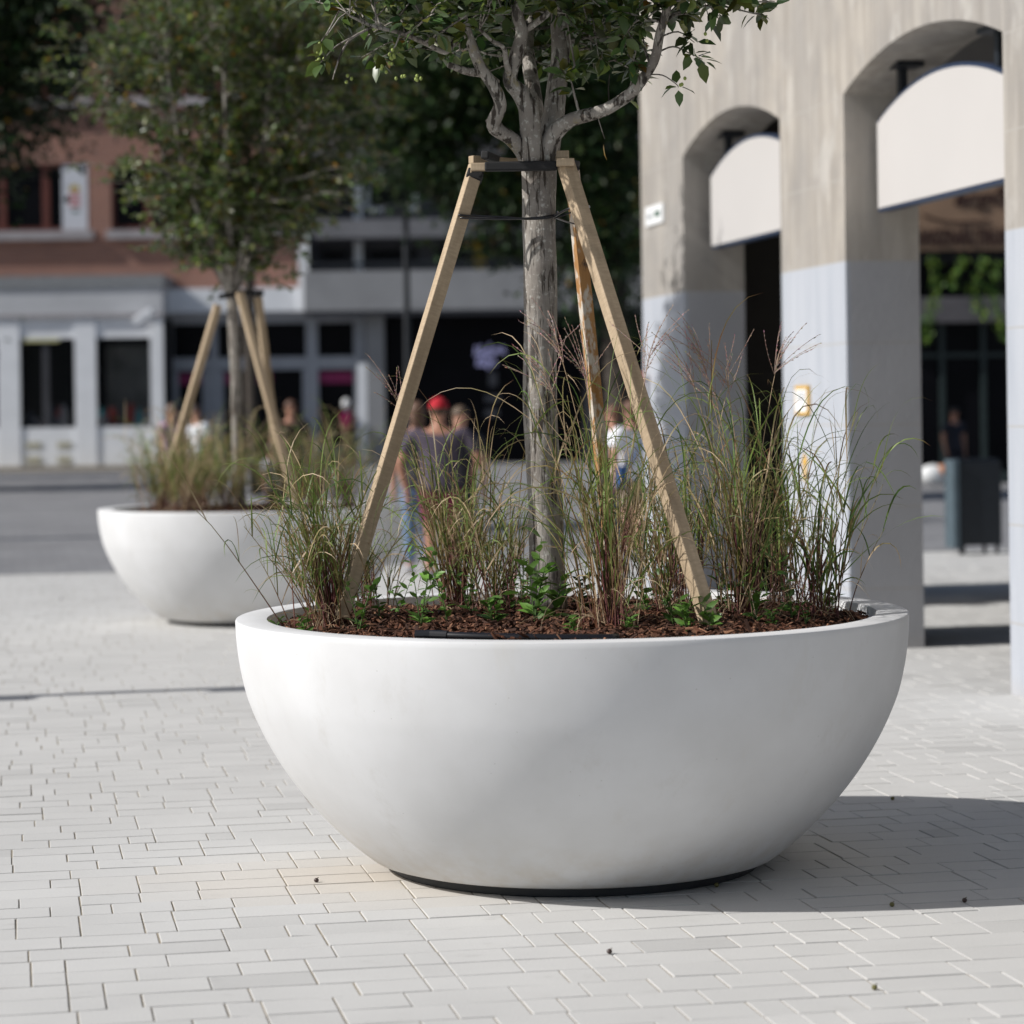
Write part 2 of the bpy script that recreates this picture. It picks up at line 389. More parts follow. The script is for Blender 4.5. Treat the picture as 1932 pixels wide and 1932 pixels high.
n = len(V)//8; base = np.arange(n)[:, None, None]*8
fq = np.array([[4, 5, 6, 7], [0, 1, 5, 4], [1, 2, 6, 5], [2, 3, 7, 6], [3, 0, 4, 7]])[None]
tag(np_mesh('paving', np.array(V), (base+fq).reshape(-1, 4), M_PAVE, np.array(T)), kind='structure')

# ------------------------------------------------------------ arcade building on the right
oc = G(1908, 1310); AF = Frame(oc.x, oc.y, ang)       # local x = inward (q), local y = away along facade (t)
def tt(px, py, q=0): return AF.hit(px, py, 0, q)
T2 = tt(1598, 700).y; T3 = tt(1477, 700).y; T4 = tt(1293, 700).y; T5 = tt(1214, 700).y
ZS = tt(1896, 58).z; ZA = ZS+.22; ZT = 9.0; TH = .52
print('ARC', T2, T3, T4, T5, ZS)
ar = empty('arcade_building', AF.loc, ang, label='concrete arcade building with arched openings and light painted lower piers', cat='building')
def arc(t0, t1, zs, rise, n=20):
    c = (t0+t1)/2; h = (t1-t0)/2; rr = (h*h+rise*rise)/(2*rise); th = math.asin(h/rr)
    return [(c-rr*math.sin(th-2*th*i/n), zs+rise-rr+rr*math.cos(th-2*th*i/n)) for i in range(n+1)]
TN0, TN1 = -1.4, -1.4-T2
TM0 = TN1-1.4; TM1 = TM0-T2; TL0 = TM1-1.4; TL1 = TL0-T2; TEND = TL1-1.4
poly = [(TEND, 0), (TL1, 0)]+arc(TL1, TL0, ZS, .23)+[(TL0, 0), (TM1, 0)]+arc(TM1, TM0, ZS, .23)+[(TM0, 0), (TN1, 0)]+arc(TN1, TN0, ZS, .23)+[(TN0, 0), (0, 0)]+arc(0, T2, ZS, .23)+[(T2, 0), (T3, 0)]+arc(T3, T4, ZS, .23)+[(T4, 0), (T5, 0), (T5, ZT), (TEND, ZT)]
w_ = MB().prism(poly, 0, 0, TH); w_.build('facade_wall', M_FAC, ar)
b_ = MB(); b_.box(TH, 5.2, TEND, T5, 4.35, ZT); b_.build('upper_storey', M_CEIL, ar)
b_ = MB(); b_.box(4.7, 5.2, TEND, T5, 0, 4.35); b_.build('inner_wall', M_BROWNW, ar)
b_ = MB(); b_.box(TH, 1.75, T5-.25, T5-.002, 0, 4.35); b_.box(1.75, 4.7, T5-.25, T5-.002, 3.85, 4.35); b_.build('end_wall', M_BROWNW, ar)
SQ = .20
def arch_sign(t0, t1, zbf, bay, label):
    """blank arched board hanging in the opening, plane q = SQ"""
    h = .60; a = arc(t0, t1, zbf+h, .21, 18)
    root = empty('arched_sign', AF.M @ Vector((SQ, (t0+t1)/2, zbf)), ang, label=label, cat='sign', group='blank arched signs in the arcade openings')
    tc = (t0+t1)/2
    pl = [(t0-tc, 0)]+[(p[0]-tc, p[1]-zbf) for p in a]+[(t1-tc, 0)]
    MB().prism(pl, 0, .003, .09).build('sign_frame', M_NAVY, root)
    k = .022; cy = h/2
    pin = [(p[0]*(1-k/(t1-t0)*2), k+(p[1])*(1-2.2*k/(h+.21))) for p in pl]
    MB().prism(pin, 0, -.004, .02).build('sign_face', M_SIGN, root)
    for sg in (-1, 1):
        b = MB()
        tp = sg*(t1-t0)*.36; zt = [p for p in a if p[0] >= tc+tp][0][1]-zbf if sg > 0 else [p for p in a if p[0] <= tc+tp][-1][1]-zbf
        zr = ZS-zbf+.23*(1-(abs(tp)/((bay[1]-bay[0])/2))**2)
        b.box(.04, .09, tp-.035, tp+.035, zt-.02, zr-.03); b.box(-.02, .16, tp-.16, tp+.16, zr-.035, zr+.0)
        b.build('hanger', M_DARKMET, root)
f1 = tt(1656, 400, SQ); n1 = tt(1342, 470, SQ)
print('SIGN', f1, n1, tt(1652, 232, SQ), tt(1800, 118, SQ), tt(1818,47,0))
arch_sign(.36, f1.y, f1.z, (0, T2), 'larger blank arched signboard in the nearer arcade opening')
arch_sign(T3+.30, n1.y, n1.z, (T3, T4), 'smaller blank arched signboard in the farther arcade opening')
# plates on the piers
def pier_plate(px0, px1, py0, py1, name, label, cat, back, marks):
    a = tt(px0, py1); b = tt(px1, py0)
    y0, y1, z0, z1 = min(a.y, b.y), max(a.y, b.y), a.z, b.z
    root = empty(name, AF.M @ Vector((0, (y0+y1)/2, z0)), ang, label=label, cat=cat)
    W = (y1-y0)/2; H = z1-z0
    MB().box(-.02, 0.001, -W, W, 0, H).build('plate', back, root)
    for (n_, u0, u1, v0, v1, m_) in marks:   # u from near(right in photo) -W .. W
        MB().box(-.024, -.018, W-2*W*u1, W-2*W*u0, H*v0, H*v1).build(n_, m_, root)
    return root
M_GREENM = simple('dark green print', (.02, .09, .05), .6); M_PAPER = simple('white paper', (.75, .76, .76), .6, .03)
M_AMBER = simple('amber print', (.62, .36, .05), .6); M_TEXT = simple('grey print', (.30, .32, .33), .6)
pier_plate(1222, 1254, 382, 428, 'wall_sign', 'small white plate with two dark marks high on the far pier', 'sign', M_PAPER,
           [('arrow_mark', .14, .38, .34, .62, M_TEXT), ('round_mark', .56, .84, .36, .66, M_GREENM)])
pier_plate(1505, 1529, 727, 783, 'notice_board', 'yellow edged notice with grey text lines on the middle pier', 'notice', M_AMBER,
           [('paper', .08, .92, .10, .88, M_PAPER), ('text_lines', .2, .8, .5, .55, M_TEXT), ('text_lines', .2, .8, .62, .66, M_TEXT), ('text_lines', .2, .8, .73, .77, M_TEXT)])
# orange / blue bracket sign at the far corner
c0 = tt(1216, 715); r_ = empty('corner_bracket_sign', AF.M @ Vector((0, tt(1223, 715).y, 0)), ang, label='small orange and blue sign on the far edge of the arcade', cat='sign')
MB().tube([(-.09, .0, c0.z-.07), (-.09, 0, c0.z+.06)], .05, 14).build('orange_disc', simple('orange paint', (.62, .13, .03), .5), r_)
MB().box(-.11, -.07, -.03, .03, c0.z-.25, c0.z-.09).build('blue_panel', simple('blue paint', (.06, .16, .45), .5), r_)
MB().box(-.05, .0, -.012, .012, c0.z-.02, c0.z+.0).build('bracket', M_DARKMET, r_)
# yellow arrow sticker low on the middle pier
a = tt(1519, 880); r_ = MB()
r_.prism([(-.07, .02), (.0, .10), (.07, .02), (.03, .02), (.03, -.10), (-.03, -.10), (-.03, .02)], 0, -.004, -.001)
o = r_.build('arrow_sticker', M_AMBER); o.location = AF.M @ Vector((0, a.y, a.z)); o.rotation_euler = (0, 0, ang)
tag(o, 'yellow arrow sticker below the notice on the middle pier', 'sticker')

# ------------------------------------------------------------ far shop seen through the arcade
fc = G(1820, 913); FF = Frame(fc.x, fc.y, R(2))
def fh(px, py, o=0): return FF.hit(px, py, 1, -o)
fs = empty('far_shop_building', FF.loc, R(2), label='dark glazed second hand shop with brown name board seen through the arcade', cat='building')
XL, XR = fh(1640, 600).x, fh(2100, 600).x
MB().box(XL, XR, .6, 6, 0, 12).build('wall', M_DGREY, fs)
zs0, zs1 = fh(1820, 474).z, fh(1820, 330).z
sb = MB().box(XL, XR, -.35, .598, zs0, zs1).build('name_board', simple('brown name board', (.26, .165, .105), .7, .1, 2), fs)
def text_mesh(txt, name, mat, parent, size, loc, sx=1, shear=0, depth=.02):
    cu = bpy.data.curves.new(name, 'FONT'); cu.body = txt; cu.size = size; cu.extrude = depth; cu.shear = shear; cu.align_x = 'CENTER'; cu.offset = .006
    to = bpy.data.objects.new(name, cu); COL.objects.link(to); dg = bpy.context.evaluated_depsgraph_get(); dg.update()
    me = bpy.data.meshes.new_from_object(to.evaluated_get(dg)); bpy.data.objects.remove(to)
    co = np.array([tuple(v.co) for v in me.vertices]); lo_, hi_ = co.min(0), co.max(0)
    me.transform(Matrix.Translation((-(lo_[0]+hi_[0])/2, -lo_[1], 0))); me.transform(Matrix.Diagonal((sx/(hi_[0]-lo_[0]), size/(hi_[1]-lo_[1]), 1, 1))); me.transform(Matrix.Rotation(R(90), 4, 'X'))
    me.materials.clear(); me.materials.append(mat); o = bpy.data.objects.new(name, me); COL.objects.link(o); o.parent = parent; o.location = loc; return o
M_DRED = simple('dark red lettering', (.03, .006, .004), .7)
pA = fh(1730, 468, .36); pB = fh(1905, 468, .36); Lw = pB.x-pA.x
text_mesh('HASZNÁLTRUHA', 'lettering', M_DRED, sb, .44, (fh(1819, 468).x, -.36, fh(1820, 465).z), 2.25)
text_mesh('argő', 'script_lettering', M_DRED, sb, .50, (fh(1845, 410).x, -.36, fh(1860, 400).z), 1.15, .3)
sw = MB(); sw.tube(catmull([(fh(1735, 408).x, -.36, fh(1735, 408).z), (fh(1765, 418).x, -.36, fh(1765, 418).z), (fh(1800, 422).x, -.36, fh(1800, 422).z), (fh(1860, 420).x, -.36, fh(1860, 420).z)]), .022, 6)
sw.build('swoosh', M_DRED, sb)
zc0, zc1 = fh(1820, 608).z, fh(1820, 560).z
MB().box(XL, XR, -.25, .598, zs0-.25, zs0-.002).build('beam', M_VOID, fs)
MB().box(XL, XR, -.1, .598, zc0, zc1).build('canopy', simple('faded awning', (.10, .095, .105), .8, .3, 1.5), fs)
MB().box(XL, XR, .3, .34, .25, zc0-.002).build('glass', M_GLASS, fs)
MB().box(XL, XR, .3, .34, zc1+.002, zs0-.26).build('upper_glass', M_GLASS, fs)
fm = MB()
for px in (1690, 1782, 1860, 1935): x = fh(px, 700).x; fm.box(x-.05, x+.05, .2, .298, 0, zc0-.01)
z = fh(1820, 670).z; fm.box(XL, XR, .22, .296, z-.04, z+.05); fm.box(XL, XR, .1, .299, .0, .25); fm.build('window_frame', simple('grey green frame', (.018, .03, .03), .5), fs)

# ------------------------------------------------------------ left / centre street front
WA = R(1); c0 = G(150, 885)
WF = Frame(c0.x, c0.y, WA)
def wh(px, py, o=0): return WF.hit(px, py, 1, -o)
def wx(px, o=0): return wh(px, 700, o).x
def wz(py, px=300, o=0): return wh(px, py, o).z
def wbox(mb, px0, px1, py0, py1, o0, o1, inset=0):
    o = max(o0, o1); pm = (px0+px1)/2; ym = (py0+py1)/2
    return mb.box(wh(px0, ym, o).x+inset, wh(px1, ym, o).x-inset, -o0, -o1, max(0, wh(pm, py1, o).z)+inset, wh(pm, py0, o).z-inset)
def bld(name, label): return empty(name, WF.loc, WA, label=label, cat='building')
bb = bld('brick_building', 'reddish brick apartment house with dark red window frames on the left')
# wall with real openings
def wall_holes(mb, x0, x1, z0, z1, holes, y0, y1):
    xs = sorted({x0, x1}|{h[0] for h in holes}|{h[1] for h in holes}); zs = sorted({z0, z1}|{h[2] for h in holes}|{h[3] for h in holes})
    for za, zb in zip(zs, zs[1:]):
        run = None
        for xa, xb in zip(xs, xs[1:]):
            inside = any(h[0] <= xa and xb <= h[1] and h[2] <= za and zb <= h[3] for h in holes)
            if not inside: run = (run[0], xb) if run else (xa, xb)
            if (inside or xb == xs[-1]) and run: mb.box(run[0], run[1], y0, y1, za, zb); run = None
cols_ = [(-330, -130), (-75, 172), (214, 560)]; stor = [(0, 312, 440), (1, 62, 190), (2, -188, -60), (3, -438, -310)]
holes = []; wins = []
for (i, ya, yb) in stor:
    for (pa, pb) in cols_:
        hh = (wx(pa), wx(pb), wz(yb, (pa+pb)/2), wz(ya, (pa+pb)/2)); holes.append(hh); wins.append((i, pa, pb, hh))
# unify z per storey
hz = {}
for (i, pa, pb, hh) in wins: hz.setdefault(i, (hh[2], hh[3]))
holes = [(h[0], h[1], hz[wn[0]][0], hz[wn[0]][1]) for wn, h in zip(wins, holes)]
wm = MB(); WX0, WX1 = wx(-520), wx(578); wall_holes(wm, WX0, WX1, wz(545), 17.5+1, holes, 0, .4); wm.build('wall', M_BRICK, bb)
for (h, wn) in zip(holes, wins):
    x0, x1, z0, z1 = h; f = MB()
    nmul = 3 if wn[1] != 214 else 5
    for k in range(nmul+1):
        x = x0+(x1-x0)*k/nmul; f.box(x-.12 if k else x, x+.12 if k < nmul else x, .12, .2, z0+.13, z1-.13)
    f.box(x0, x1, .12, .2, z1-.13, z1); f.box(x0, x1, .12, .2, z0, z0+.13)
    wo = f.build('window', M_REDFR, bb)
    MB().box(x0, x1, .24, .27, z0, z1).build('pane', M_GLASS, wo)
    MB().box(x0-.15, x1+.15, -.25, .35, z0-.28, z0-.003).build('sill', M_SILL, bb)
MB().box(WX0, WX1, .42, .5, 0, 18).build('inner_lining', M_VOID, bb)
# white banner in the window
po = empty('window_banner', WF.M @ Vector(((wx(121)+wx(169))/2, .05, hz[0][0]+.03)), WA, label='white banner with red striped emblem hanging in the brick house window', cat='banner')
bw = (wx(169)-wx(121))/2; bh = hz[0][1]-hz[0][0]-.08
MB().box(-bw, bw, 0, .03, 0, bh).build('cloth', simple('banner cloth', (.55, .57, .62), .8, .08, 2), po)
MB().prism([(bw*.45*math.cos(t*.5236), bh*.60+bw*.5*math.sin(t*.5236)) for t in range(0, 7)], 1, -.004, .01).build('emblem_top', M_YELLOW, po)
for q in range(4): MB().box(-bw*.45, bw*.45, -.004, .01, bh*(.36+.06*q), bh*(.39+.06*q)).build('emblem_stripe', simple('red print', (.45, .06, .05), .7), po)
MB().box(-bw*.2, bw*.35, -.004, .01, bh*.27, bh*.31).build('emblem_base', M_GREENM, po)

# kiosk-like shop, left
def clear_glass(name, tr=.8):
    m, n, l, b = new_mat(name); b.inputs['Base Color'].default_value = (.01, .012, .014, 1); b.inputs['Roughness'].default_value = .12; b.inputs['Specular IOR Level'].default_value = .2
    t = n.new('ShaderNodeBsdfTransparent'); x = n.new('ShaderNodeMixShader'); x.inputs[0].default_value = tr
    l.new(b.outputs[0], x.inputs[1]); l.new(t.outputs[0], x.inputs[2]); l.new(x.outputs[0], n['Material Output'].inputs[0]); return m
M_CGLASS = clear_glass('shop window glass', .8)
sh = bld('corner_shop', 'pale grey flat roofed shop with two tall window bays on the left')
O = 2.6
def X(px, o=O): return wx(px, o)
def Z(py, px=150, o=O): return max(0, wz(py, px, o))
SX0 = X(-260); SX1 = X(308)
MB().box(SX0-.1, SX1+.06, -O-.06, .0-.002, Z(542), Z(520)).build('roof', simple('roof edge', (.22, .23, .24), .7), sh)
MB().box(SX0, SX1, -O, -.002, Z(592), Z(542)-.002).build('fascia', simple('shop fascia', (.50, .51, .53), .7, .08, 1), sh)
MB().box(SX0-.04, SX1+.04, -O-.07, -O+.1, Z(599), Z(592)-.002).build('ledge', M_SILL, sh)
MB().box(SX0, SX1, -.5, -.1, 0, Z(600)).build('interior', M_VOID, sh)
MB().box(SX0, SX1, -O+.3, -.5, .02, Z(806)).build('counter', M_VOID, sh)
wd = MB(); 
for a, b in ((-230, -200), (-60, -37), (-5, 37), (141, 181), (284, 308)): wd.box(X(a), X(b), -O, -O+.2, 0, Z(599)-.002)
wd.build('column', M_WHITEP, sh)
for k, (a, b) in enumerate(((-200, -60), (-37, -5), (37, 141), (181, 284))):
    w1 = MB(); w1.box(X(a)+.002, X(b)-.002, -O+.06, -O+.18, Z(638), Z(599)-.004); w1.build('transom_panel', M_WHITEP, sh)
    w2 = MB().box(X(a)+.002, X(b)-.002, -O+.05, -O+.18, 0, Z(806)).build('lower_panel', M_WHITEP, sh)
    if k == 2:
        for (pa, pb, ya, yb) in ((47, 75, 833, 845), (106, 132, 833, 845), (47, 75, 860, 873), (106, 132, 860, 873)):
            MB().box(X(pa), X(pb), -O+.02, -O+.052, Z(yb), Z(ya)).build('vent', simple('beige vent', (.42, .40, .30), .7), w2)
    MB().box(X(a)+.002, X(b)-.002, -O+.085, -O+.115, Z(806)+.002, Z(638)-.002).build('glass', M_CGLASS, sh)
    if k == 2:
        MB().box(X(79), X(91), -O+.1, -O+.2, Z(806), Z(638)).build('inner_post', M_MGREY, sh)
        MB().box(X(46), X(112), -O+.03, -O+.08, Z(644), Z(639)).build('lamp_strip', simple('pale yellow strip', (.60, .58, .30), .6), sh)
gr_ = random.Random(9)
for (p0, p1) in ((44, 134), (186, 278)):
    for q in range(9):
        px = gr_.uniform(p0, p1); hh = gr_.uniform(.15, .75); cc_ = gr_.choice(((.35, .05, .04), (.05, .22, .26), (.30, .38, .05), (.30, .30, .32), (.08, .09, .12), (.35, .25, .18)))
        MB().tube([(X(px), -O+gr_.uniform(.35, .8), Z(806)), (X(px), -O+.5, Z(806)+hh*.7), (X(px), -O+.5, Z(806)+hh)], [.16, .13, .05], 10).build('display_goods', simple('display goods', cc_, .7), sh)
MB().box(X(186), X(284), -.9, -.86, Z(800), Z(650)).build('curtain', simple('grey curtain', (.20, .20, .19), .9, .4, 1.2), sh)
MB().box(SX0, SX1, -O-.8, -O-.002, .004, .16).build('step', M_SAND, sh)
cm = empty('security_camera', WF.M @ Vector((X(281), -O-.1, Z(602, 280)+.1)), WA, label='white bullet camera on a bracket at the corner shop ledge', cat='camera')
Mc = Matrix.Rotation(R(-32), 4, 'Y')
MB().box(-.42, .25, -.55, -.25, -.1, .12, Mc).build('housing', M_WHITEP, cm, bevel=.03); MB().tube([(.1, -.4, -.05), (.15, -.2, -.2), (.15, 0.0, -.25)], .04, 8).build('bracket', M_WHITEP, cm)

# middle shop under the brick house
ms = bld('clothes_shop', 'grey framed shop front with magenta bands under a white fascia')
MB().box(wx(308), wx(578, .9), -.9, .41, wz(592), wz(548)).build('fascia', M_WHITEP, ms)
MB().box(wx(566, 1.0), wx(578, 1.0)+.1, -1.0, -.902, wz(592), wz(470)).build('end_fin', M_WHITEP, ms)
MB().box(wx(308), wx(1300), .8, 1.0, 0, wz(592)).build('interior', M_VOID, ms)
fr = MB()
for a, b in ((309, 326), (397, 411), (578, 600), (668, 690)): fr.box(wx(a), wx(b), .0, .25, 0, wz(592)-.003)
for a, b in ((326, 397), (411, 578), (600, 668)):
    for ya, yb in ((592, 612), (676, 700)): fr.box(wx(a)+.002, wx(b)-.002, .03, .22, wz(yb), wz(ya)-.004)
for a, b in ((326, 336), (381, 397), (411, 421), (470, 484), (570, 578)): fr.box(wx(a)+.002, wx(b)-.002, .05, .2, 0, wz(702))
fr.build('frame', M_GREYP, ms)
for a, b in ((326, 397), (411, 578), (600, 668)): MB().box(wx(a), wx(b), .26, .29, 0, wz(612)).build('glass', M_GLASS, ms)
M_MAG = simple('magenta vinyl', (.24, .008, .09), .5)
for a, b in ((336, 381), (484, 512), (421, 440), (600, 668)): MB().box(wx(a), wx(b), .235, .258, wz(727), wz(705)).build('magenta_band', M_MAG, ms)
MB().box(wx(600), wx(690), -.05, .24, 0, wz(845)).build('low_panel', M_LGREY, ms)
MB().box(wx(674, .4), wx(691, .4), -.4, -.08, 0, wz(690)).build('white_post', M_WHITEP, ms)
# mannequin
mn = empty('mannequin', WF.M @ Vector((wx(653), -.35, 0)), WA, label='pale mannequin in a bright pink top beside the white shop post', cat='mannequin')
zb = wz(812); MS = .6
t_ = MB(); t_.tube([(0, 0, zb-.05), (0, 0, zb+.18), (0, 0, zb+.42), (0, 0, zb+.52)], [.20, .17, .23, .08], 14); t_.build('pink_top', simple('pink cloth', (.62, .05, .17), .8), mn, smooth=True)
t_ = MB(); t_.ell((0, 0, zb+.76), (.12, .13, .18)); t_.tube([(0, 0, zb+.50), (0, 0, zb+.65)], .05, 10); t_.build('head', M_PAPER, mn, smooth=True)
t_ = MB(); t_.tube([(0, 0, 0.02), (0, 0, zb-.05)], [.2, .04], 10); t_.build('stand', M_DARKMET, mn)

# grey balcony building, centre
M_PARA = simple('parapet render', (.17, .172, .185), .8, .15, .8)
cb = bld('balcony_building', 'grey modern building with pale balcony bands and yellow panels behind the trees')
CX0, CX1 = wx(579), wx(1330)
MB().box(CX0+.01, CX1, 1.6, 2.2, wz(592, 900), 22).build('wall', M_MGREY, cb)
MB().box(CX0+.01, CX1, -1.2, 1.59, wz(586, 900), wz(512, 900)).build('canopy_fascia', M_LGREY, cb)
MB().box(CX0+.01, CX1, -1.1, 1.59, wz(594, 900), wz(586, 900)-.003).build('canopy_lip', M_MGREY, cb)
for k, (ya, yb) in enumerate(((412, 446), (258, 292), (104, 138), (-50, -16))):
    MB().box(CX0+.3, CX1, -.2, .1, wz(yb, 900), wz(ya, 900)).build('balcony_parapet', M_PARA, cb)
    MB().box(CX0+.3, CX1, .1, 1.59, wz(yb, 900)-.02, wz(yb, 900)+.18).build('balcony_slab', M_MGREY, cb)
for k, (ya, yb) in enumerate(((446, 508), (296, 408), (142, 254), (-12, 100))):
    for (a, b) in ((897, 921), (1180, 1214)): MB().box(wx(a), wx(b), 1.45, 1.59, wz(yb, 900), wz(ya, 900)).build('yellow_panel', M_YELLOW, cb)
    for (a, b) in ((600, 660), (690, 790), (820, 890), (930, 1000), (1030, 1130)):
        wi = MB().box(wx(a), wx(b), 1.5, 1.595, wz(yb, 900)+.3, wz(ya, 900)-.2).build('window', M_WHITEP if (a, k) in ((690, 1),) else M_DGREY, cb)
        MB().box(wx(a)+.15, wx(b)-.15, 1.46, 1.498, wz(yb, 900)+.45, wz(ya, 900)-.35).build('pane', M_GLASS, wi)
    MB().box(wx(668), wx(684), 1.2, 1.4, wz(yb, 900), wz(ya, 900)).build('white_shutter', M_WHITEP, cb)
rl = MB(); 
zr = wz(499, 900); rl.tube([(CX0+.1, -1.1, zr), (CX1, -1.1, zr)], .05, 6)
for k in range(26): x = CX0+.2+(CX1-CX0-.3)*k/25; rl.tube([(x, -1.1, wz(512, 900)), (x, -1.1, zr)], .025, 5)
rl.build('railing', M_DARKMET, cb)
MB().box(wx(692), wx(726), -.4, .4, 0, wz(594, 900)-.004).build('column', M_LGREY, cb)
MB().box(wx(1100), wx(1128), -.4, .4, 0, wz(594, 900)-.004).build('column', M_DGREY, cb)
MB().box(wx(726)+.002, wx(1100)-.002, .3, .34, 0, wz(594, 900)-.006).build('shop_glass', M_GLASS, cb)
MB().box(wx(1128)+.002, CX1, .3, .34, 0, wz(594, 900)-.006).build('shop_glass', M_GLASS, cb)
# handwriting-like lilac light sign and pale menu panels on the dark shop glass
ls = empty('light_sign', WF.M @ Vector((wx(925), .2, wz(690, 925))), WA, label='lilac white handwriting light sign in the dark shop window', cat='sign')
M_NEON = emit('lilac light', (.42, .42, .70), 0.22)
u = wx(955)-wx(895)
def scrib(x0, x1, z, h, n, seed):
    rr = random.Random(seed); pts = []
    for i in range(n*2+1):
        x = x0+(x1-x0)*i/(n*2); zz = z+(h*rr.uniform(.3, 1.3) if i % 2 else h*rr.uniform(-.35, .2)); pts.append((x, 0, zz)); 
        if i % 2: pts.append((x-(x1-x0)/n*.28, 0, z+h*.45))
    return catmull(pts, 4)
MB().tube(scrib(-u*.48, u*.5, .38, .3, 7, 3), .035, 6).build('upper_word', M_NEON, ls); MB().tube(scrib(-u*.42, u*.2, .0, .26, 5, 5), .035, 6).build('lower_word', M_NEON, ls)
mp = empty('window_menu', WF.M @ Vector((wx(935), .27, wz(810, 935))), WA, label='faint pale menu panels on dark glass right of the red cap', cat='menu')
for (pa, pb, ya, yb) in ((922, 938, 702, 728), (914, 943, 745, 758), (914, 940, 772, 786)):
    MB().box(wx(pa)-wx(935), wx(pb)-wx(935), 0, .02, wz(yb, 935)-wz(810, 935), wz(ya, 935)-wz(810, 935)).build('panel', M_MGREY, mp)
# dark lamp post in front of the balcony building
b0 = P(768, 600, 46); lp = empty('street_lamp', (b0.x, 46, 0), 0, label='dark lamp post with a boxy lamp head before the balcony building', cat='street lamp')
zt = P(768, 380, 46).z
MB().tube([(0, 0, 0), (0, 0, zt)], [.075, .05], 10).build('pole', M_DARKMET, lp); MB().tube([(0, 0, 0), (0, 0, .5)], .12, 10).build('base', M_DARKMET, lp)
MB().box(-.40, .05, -.15, .15, P(750, 408, 46).z, P(750, 386, 46).z).build('lamp_head', M_DARKMET, lp, bevel=.03)

# ------------------------------------------------------------ leaves and trees
LT8 = np.array([(0, 0, 0), (.28, .27, .05), (.28, 0, 0), (.28, -.27, .05), (.64, .22, .03), (.64, 0, -.02), (.64, -.22, .03), (1, 0, -.09)])
LF8 = np.array([(0, 2, 1), (0, 3, 2), (1, 2, 5), (1, 5, 4), (2, 3, 6), (2, 6, 5), (4, 5, 7), (5, 6, 7)])
LT4 = np.array([(0, 0, 0), (.5, .32, .04), (1, 0, -.06), (.5, -.32, .04)]); LF4 = np.array([(0, 1, 2, 3)])
def leaf_mesh(name, pos, dirs, size, colors, mat, parent, tpl=8, width=1.0):
    pos = np.asarray(pos); d = np.asarray(dirs, float); d /= np.linalg.norm(d, axis=1, keepdims=True)+1e-9
    rnd = RNG.normal(size=d.shape)*.45+np.array((0, 0, 1)); s = np.cross(rnd, d); s /= np.linalg.norm(s, axis=1, keepdims=True)+1e-9
    nn = np.cross(d, s); T_ = (LT8 if tpl == 8 else LT4)*np.array((1, width, 1)); Fc = LF8 if tpl == 8 else LF4
    sz = np.asarray(size)[:, None, None]
    V = pos[:, None, :]+sz*(T_[None, :, 0:1]*d[:, None, :]+T_[None, :, 1:2]*s[:, None, :]+T_[None, :, 2:3]*nn[:, None, :])
    k = len(T_); N = len(pos); Fa = (np.arange(N)[:, None, None]*k+Fc[None]).reshape(-1, Fc.shape[1])
    return np_mesh(name, V.reshape(-1, 3), Fa, mat, np.repeat(colors, k, axis=0), parent, smooth=(tpl == 8))
def leafcols(n, base, var=.35, autumn=.02):
    c = np.array(base)[None]*np.exp(RNG.normal(0, var, (n, 1)))*(1+RNG.normal(0, .1, (n, 3)))
    m = RNG.random(n) < .3; c[m] = c[m]*np.array((1.6, 1.25, .7))
    m = RNG.random(n) < autumn; c[m] = np.array((.22, .12, .02))*RNG.uniform(.5, 1.2, (m.sum(), 1))
    return np.clip(c, .004, .7)
def nearest_node(nodes, p):
    best = None; bd = 1e9
    for q, r in nodes:
        d = (q-p).length + max(0, q.z-p.z)*1.5
        if d < bd: bd = d; best = (q, r)
    return best
